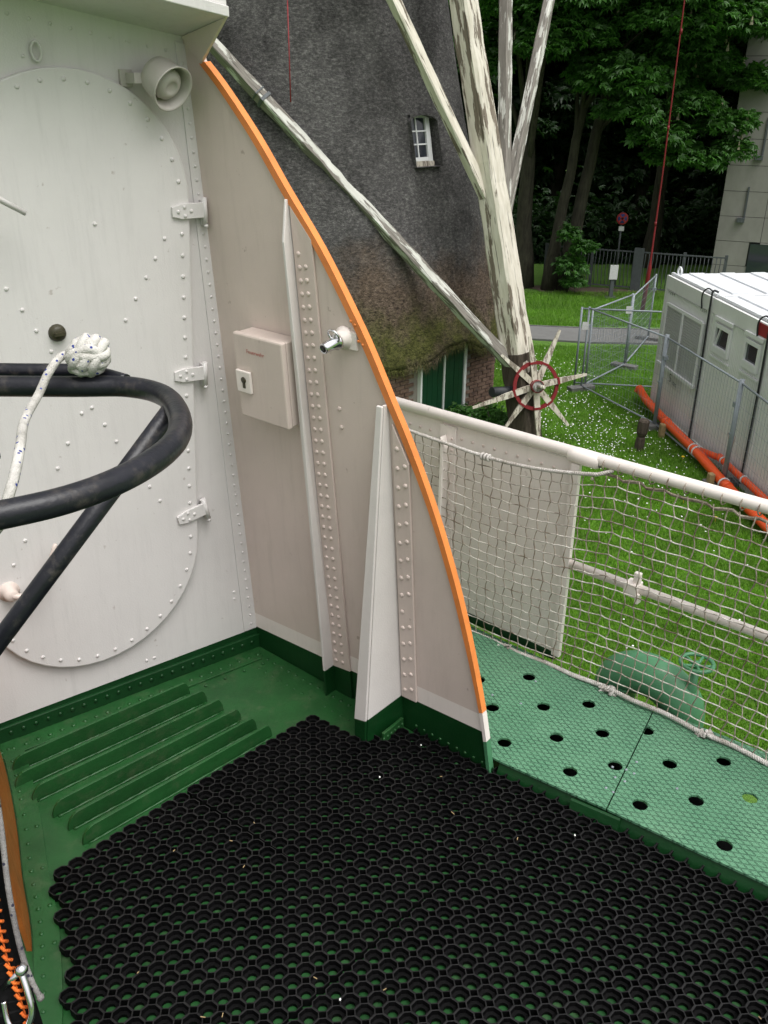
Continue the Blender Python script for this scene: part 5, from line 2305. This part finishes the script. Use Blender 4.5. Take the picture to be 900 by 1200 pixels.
mb.build('lifting_eye', M_controof, c1)
mb = MB()
kbox(mb, .16, 1.95, CH - .275, CH - .262, .021, .03)
mb.build('drip_strip', M_shut, c1)
mb = MB()
kbox(mb, 2.35, 4.2, CH - .275, CH - .262, .021, .03)
mb.build('drip_strip', M_shut, c2)
for (a, b2, z0, z1, openw) in [(2.53, 3.02, 2.03, 2.40, True), (3.68, 4.10, 2.08, 2.42, False)]:
    w = bpy.data.objects.new('window', None)
    COL.objects.link(w)
    w.parent = c2
    ORG[w.name] = ORG[c2.name]
    mb = MB()
    e = .075
    kbox(mb, a - e, a, z0 - e, z1 + e, .006, .05)
    kbox(mb, b2, b2 + e, z0 - e, z1 + e, .006, .05)
    kbox(mb, a, b2, z1, z1 + e, .006, .05)
    kbox(mb, a, b2, z0 - e, z0, .006, .05)
    kbox(mb, a - .10, b2 + .10, z1 + .12, z1 + .19, .006, .055)
    kbox(mb, a - .12, b2 + .12, z0 - .20, z0 - .16, .006, .03)
    mb.build('frame', M_pvc, w, bevel=.004)
    mb = MB()
    kbox(mb, a, b2, z0, z1, .006, .012)
    mb.build('pane', M_glass, w)
    mb = MB()
    kbox(mb, a, b2, z0 + .002, z0 + .05, .013, .06)
    if openw:
        mb.slab([KP(a + .02, z0 + .05, .016), KP(a + .05, z0 + .05, .016), KP(a + .17, z1, .016), KP(a + .14, z1, .016)], KI * -.03)
    mb.build('sash', M_pvc, w)
# cables down the seams, small red sign
for t in (2.16, 4.34):
    mb = MB()
    mb.tube(smooth([KP(t - .35, CH - .28, .04), KP(t - .36, CH - .02, .06), KP(t - .22, CH + .12, .04), KP(t - .08, CH + .08, -.02)], 6), .014, 6)
    mb.tube(smooth([KP(t + .05, CH + .1, -.05), KP(t + .01, CH + .12, .03), KP(t, CH - .05, .05), KP(t + .01, 1.6, .045), KP(t, .12, .045)], 6), .02, 6)
    o = mb.build('seam_cable', M_lead)
    tag(o, 'black cable down the seam right of the shutter' if t < 3 else 'black cable down the seam right of the small windows', 'cable')
mb = MB()
kbox(mb, 3.95, 4.25, CH - .22, CH - .02, .021, .03)
o = mb.build('red_sign', M_signred, c2)
mb = MB()
for (x1, z1, x2, z2) in [(3.55, .75, 3.68, .55), (3.70, .80, 3.62, .58), (3.72, .78, 3.80, .60), (3.84, .80, 3.78, .55)]:
    d = V((x2 - x1, z2 - z1, 0)).normalized()
    nn = V((-d.y, d.x, 0)) * .009
    mb.face([KP(x1 + nn.x, z1 + nn.y, .0065), KP(x2 + nn.x, z2 + nn.y, .0065), KP(x2 - nn.x, z2 - nn.y, .0065), KP(x1 - nn.x, z1 - nn.y, .0065)])
mb.build('scrawl', M_pinkprint, c2, fix=False)

# orange drain pipes along the containers
op_ = thing('orange_pipe', 'long orange plastic drain pipe lying along the containers', 'pipe', tuple(KP(2, .1, .35)), 'orange drain pipes')
mb = MB()
P1 = [KP(-.35, .30, .12), KP(.3, .29, .22), KP(1.6, .27, .30), KP(3.0, .22, .30), KP(4.6, .19, .42), KP(7.5, .16, .5)]
mb.tube(P1, .085, 16)
for p in P1[2:5]:
    mb.tube([p - KD * .08, p + KD * .08], .097, 16)
mb.build('pipe', M_pipe, op_)
mb = MB()
mb.tube([KP(-.43, .29, .10), KP(-.35, .30, .12)], .097, 16)
mb.tube([KP(-.44, .26, .12), KP(-.44, .26, .20)], .03, 10)
mb.build('socket', M_pipe, op_)
mb = MB()
for f in (2.95, 3.1, 4.5):
    q = P1[3] if f < 4 else P1[4]
    mb.tube([q + KD * (f - (3.0 if f < 4 else 4.6)) + (UZ * math.cos(a) + KI * math.sin(a)) * .1 for a in [i / 14 * 2 * math.pi for i in range(14)]], .016, 6, closed=True)
mb.build('tape', M_signwhite, op_)
op2 = thing('orange_pipe', 'thinner orange pipe branching behind the long drain pipe', 'pipe', tuple(KP(4, .1, .1)), 'orange drain pipes')
mb = MB()
P2 = [KP(3.0, .24, .28), KP(3.7, .33, .14), KP(4.6, .30, .13), KP(7.4, .24, .15)]
mb.tube(P2, .06, 14)
mb.tube([P2[1] - KD * .07, P2[1] + KD * .07], .07, 14)
mb.build('pipe', M_pipe, op2)
mb = MB()
for q in (P2[1] + KD * .12, P2[1] + KD * .3, P2[2]):
    mb.tube([q + (UZ * math.cos(a) + KI * math.sin(a)) * .066 for a in [i / 14 * 2 * math.pi for i in range(14)]], .016, 6, closed=True)
mb.build('tape', M_signwhite, op2)
for i, (t, lb) in enumerate([(1.75, 'pale timber stake under the middle of the orange pipe'), (4.25, 'pale timber stake under the orange pipe at the right')]):
    mb = MB()
    b0 = KP(t, -.1, .42 + .12 * i)
    mb.box(b0 + UZ * .16, KD * .06, KI * .05, UZ * .22)
    tag(mb.build('timber_stake', M_stake, bevel=.01), lb, 'stake', 'stakes under the pipe')

# stump with a waist
st = thing('mooring_post', 'dark weathered timber stub post on the lawn', 'post', (4.87, 16.04, GZ))
mb = MB()
mb.lathe([(.085, -.05), (.085, .02), (.092, .15), (.085, .26), (.068, .29), (.088, .33), (.105, .38), (.108, .60), (.09, .63), (.0001, .62)], (4.87, 16.04, GZ), V((.05, -.02, 1)), 9, smooth=False)
mb.build('stub', M_post, st)

# ================================================================== MESH FENCE PANELS


def heras(a, b_, label, feet=(True, True), h=1.92, wires=True):
    a, b_ = V((*a, GZ)), V((*b_, GZ))
    d = (b_ - a).normalized()
    L = (b_ - a).length
    t = thing('mesh_fence', label, 'fence', tuple((a + b_) / 2), 'temporary mesh fence panels')
    q = d.cross(UZ)
    mb = MB()
    z0 = .12
    mb.tube([a + UZ * .0, a + UZ * h], .024, 8)
    mb.tube([b_ + UZ * .0, b_ + UZ * h], .024, 8)
    mb.tube([a + UZ * (h - .03), b_ + UZ * (h - .03)], .019, 8)
    mb.tube([a + UZ * z0, b_ + UZ * z0], .019, 8)
    mb.build('frame', M_galv, t)
    if wires:
        mb = MB()
        n = int(L / .10)
        for i in range(1, n):
            p = a + d * (L * i / n)
            mb.tube([p + UZ * z0, p + UZ * (h - .03)], .0026, 3, cap=False)
        for i in range(1, 9):
            z = z0 + (h - z0) * i / 9
            mb.tube([a + UZ * z, b_ + UZ * z], .0026, 3, cap=False)
        mb.build('wire_mesh', M_galv, t, fix=False, kind='stuff')
    for p, f in ((a, feet[0]), (b_, feet[1])):
        if f:
            mb = MB()
            mb.box(p + UZ * .06, q * .32, d * .11, UZ * .06)
            mb.build('foot_block', M_foot, t, bevel=.015)
            mb = MB()
            mb.box(p + UZ * (h * .78), d * .045, q * .045, UZ * .04)
            mb.build('clip', M_galv, t)
    return t


hA, hB, hC, hD_ = (4.484, 19.75), (5.478, 17.285), (5.893, 14.365), (6.02, 11.0)
hE, hF = (5.901, 21.562), (7.2, 24.3)
heras(hA, hB, 'mesh fence panel between the corner and the first heavy post', (True, False))
heras((5.50, 17.22), hC, 'mesh fence panel in front of the roller shutter', (True, True))
heras((5.9, 14.28), hD_, 'mesh fence panel in front of the small windows', (False, True))
heras((4.60, 19.90), hE, 'mesh fence panel slanting back from the corner', (False, True), 1.85)
heras((5.96, 21.68), hF, 'mesh fence panel furthest back beside the path', (False, True), 1.8)
heras((4.37, 19.98), (6.9, 19.6), 'mesh fence panel behind the corner towards the containers', (False, False), 1.86)
# heavier joint posts
for p, lb in (((5.49, 17.25), 'heavy grey fence post in front of the first container'), ((5.90, 14.32), 'heavy grey fence post in front of the second container')):
    mb = MB()
    mb.tube([(*p, GZ), (*p, GZ + 1.95)], .042, 10)
    mb.tube([(p[0], p[1], GZ + 1.0), (p[0] - .06, p[1], GZ + 1.0)], .02, 8)
    tag(mb.build('fence_post', M_galv), lb, 'post', 'heavy fence posts')
for p, lb in (((4.40, 19.6), 'white tag on the fence corner'), ((5.75, 21.2), 'white tag on the slanting fence panel'), ((6.0, 17.9), 'white tag on the fence beside the shutter')):
    mb = MB()
    mb.aabox((p[0] - .07, p[1] - .01, GZ + 1.45), (p[0] + .07, p[1], GZ + 1.62))
    o = mb.build('fence_tag', M_signwhite)
    tag(o, lb, 'tag', 'white fence tags')

# ================================================================== GRASS AND DAISIES
def grass(n, xr, yr, hmean, name, label):
    x = RNG.uniform(*xr, n)
    y = yr[0] + (yr[1] - yr[0]) * RNG.random(n) ** 1.0
    keep = ~((y > 23.7) & (y < 25.8))
    keep &= ((x + 1.463) ** 2 + (y - 20.088) ** 2) > 4.0 ** 2
    kx = (x - KO.x) * KI.x + (y - KO.y) * KI.y
    kt = (x - KO.x) * KD.x + (y - KO.y) * KD.y
    keep &= ~((kx > 0) & (kx < 6) & (kt > 0) & (kt < 6.6))
    x, y = x[keep], y[keep]
    n = len(x)
    pn = np.sin(x * 1.7 + y * .6) * np.sin(y * 1.3 - x * .8) * .25 + 1
    h = hmean * RNG.uniform(.5, 1.4, n) * pn
    a = RNG.uniform(0, 2 * np.pi, n)
    w_ = RNG.uniform(.004, .009, n)
    lx, ly = np.cos(a) * h * .55, np.sin(a) * h * .55
    px, py = -np.sin(a) * w_, np.cos(a) * w_
    b1 = np.stack([x + px, y + py, np.full(n, GZ)], -1)
    b2 = np.stack([x - px, y - py, np.full(n, GZ)], -1)
    tp2 = np.stack([x + lx, y + ly, GZ + h], -1)
    vs = np.stack([b1, b2, tp2], 1).reshape(-1, 3)
    o = np_mesh(name, vs, np.arange(len(vs)), 3, M_grassb, kind='stuff')
    o['label'] = label
    return o


grass(260000, (.8, 7.2), (7.0, 14.5), .055, 'grass', 'short green lawn grass below the ship')
grass(170000, (1.0, 8.6), (14.5, 23.6), .07, 'grass', 'green lawn grass around the windmill and containers')
grass(60000, (2.5, 11), (25.8, 30.5), .10, 'grass', 'green grass strip behind the path')

nd = 1500
cx = RNG.choice(len([0] * 26), nd)
cent = np.stack([RNG.uniform(2.6, 6.4, 26), RNG.uniform(13, 23, 26)], -1)
xy = cent[cx] + RNG.normal(0, .55, (nd, 2))
xy[:130] = np.stack([RNG.uniform(1.6, 6, 130), RNG.uniform(9, 23, 130)], -1)
kx = (xy[:, 0] - KO.x) * KI.x + (xy[:, 1] - KO.y) * KI.y
xy = xy[(kx < -.3) & (xy[:, 1] < 23.6) & ((xy[:, 1] > 13.5) | (RNG.random(len(xy)) < .35))]
vs = []
for x, y in xy:
    z = GZ + random.uniform(.05, .08)
    r = random.uniform(.008, .015)
    tx, ty = random.uniform(-.4, .4), random.uniform(-.6, .1)
    for q in range(6):
        a = q * math.pi / 3
        vs.append((x + r * math.cos(a), y + r * math.sin(a), z + r * (tx * math.cos(a) + ty * math.sin(a)) * -1))
vs = np.array(vs)
o = np_mesh('daisies', vs, np.arange(len(vs)), 6, M_petal, kind='stuff')
o['label'] = 'white daisies scattered in the lawn'
for i, (x, y) in enumerate([(6.03, 16.85), (5.75, 16.1), (5.55, 15.5), (6.1, 17.6), (5.95, 15.2), (5.0, 13.6), (5.9, 13.4), (5.3, 12.9)]):
    mb = MB()
    mb.tube([(x, y, GZ), (x, y, GZ + .09)], .004, 4)
    mb.ball((x, y, GZ + .1), .032, 8, squash=(1, 1, .5))
    o = mb.build('dandelion', M_yellow)
    tag(o, 'small yellow dandelion head in the lawn by the mesh fence', 'flower', 'dandelions')
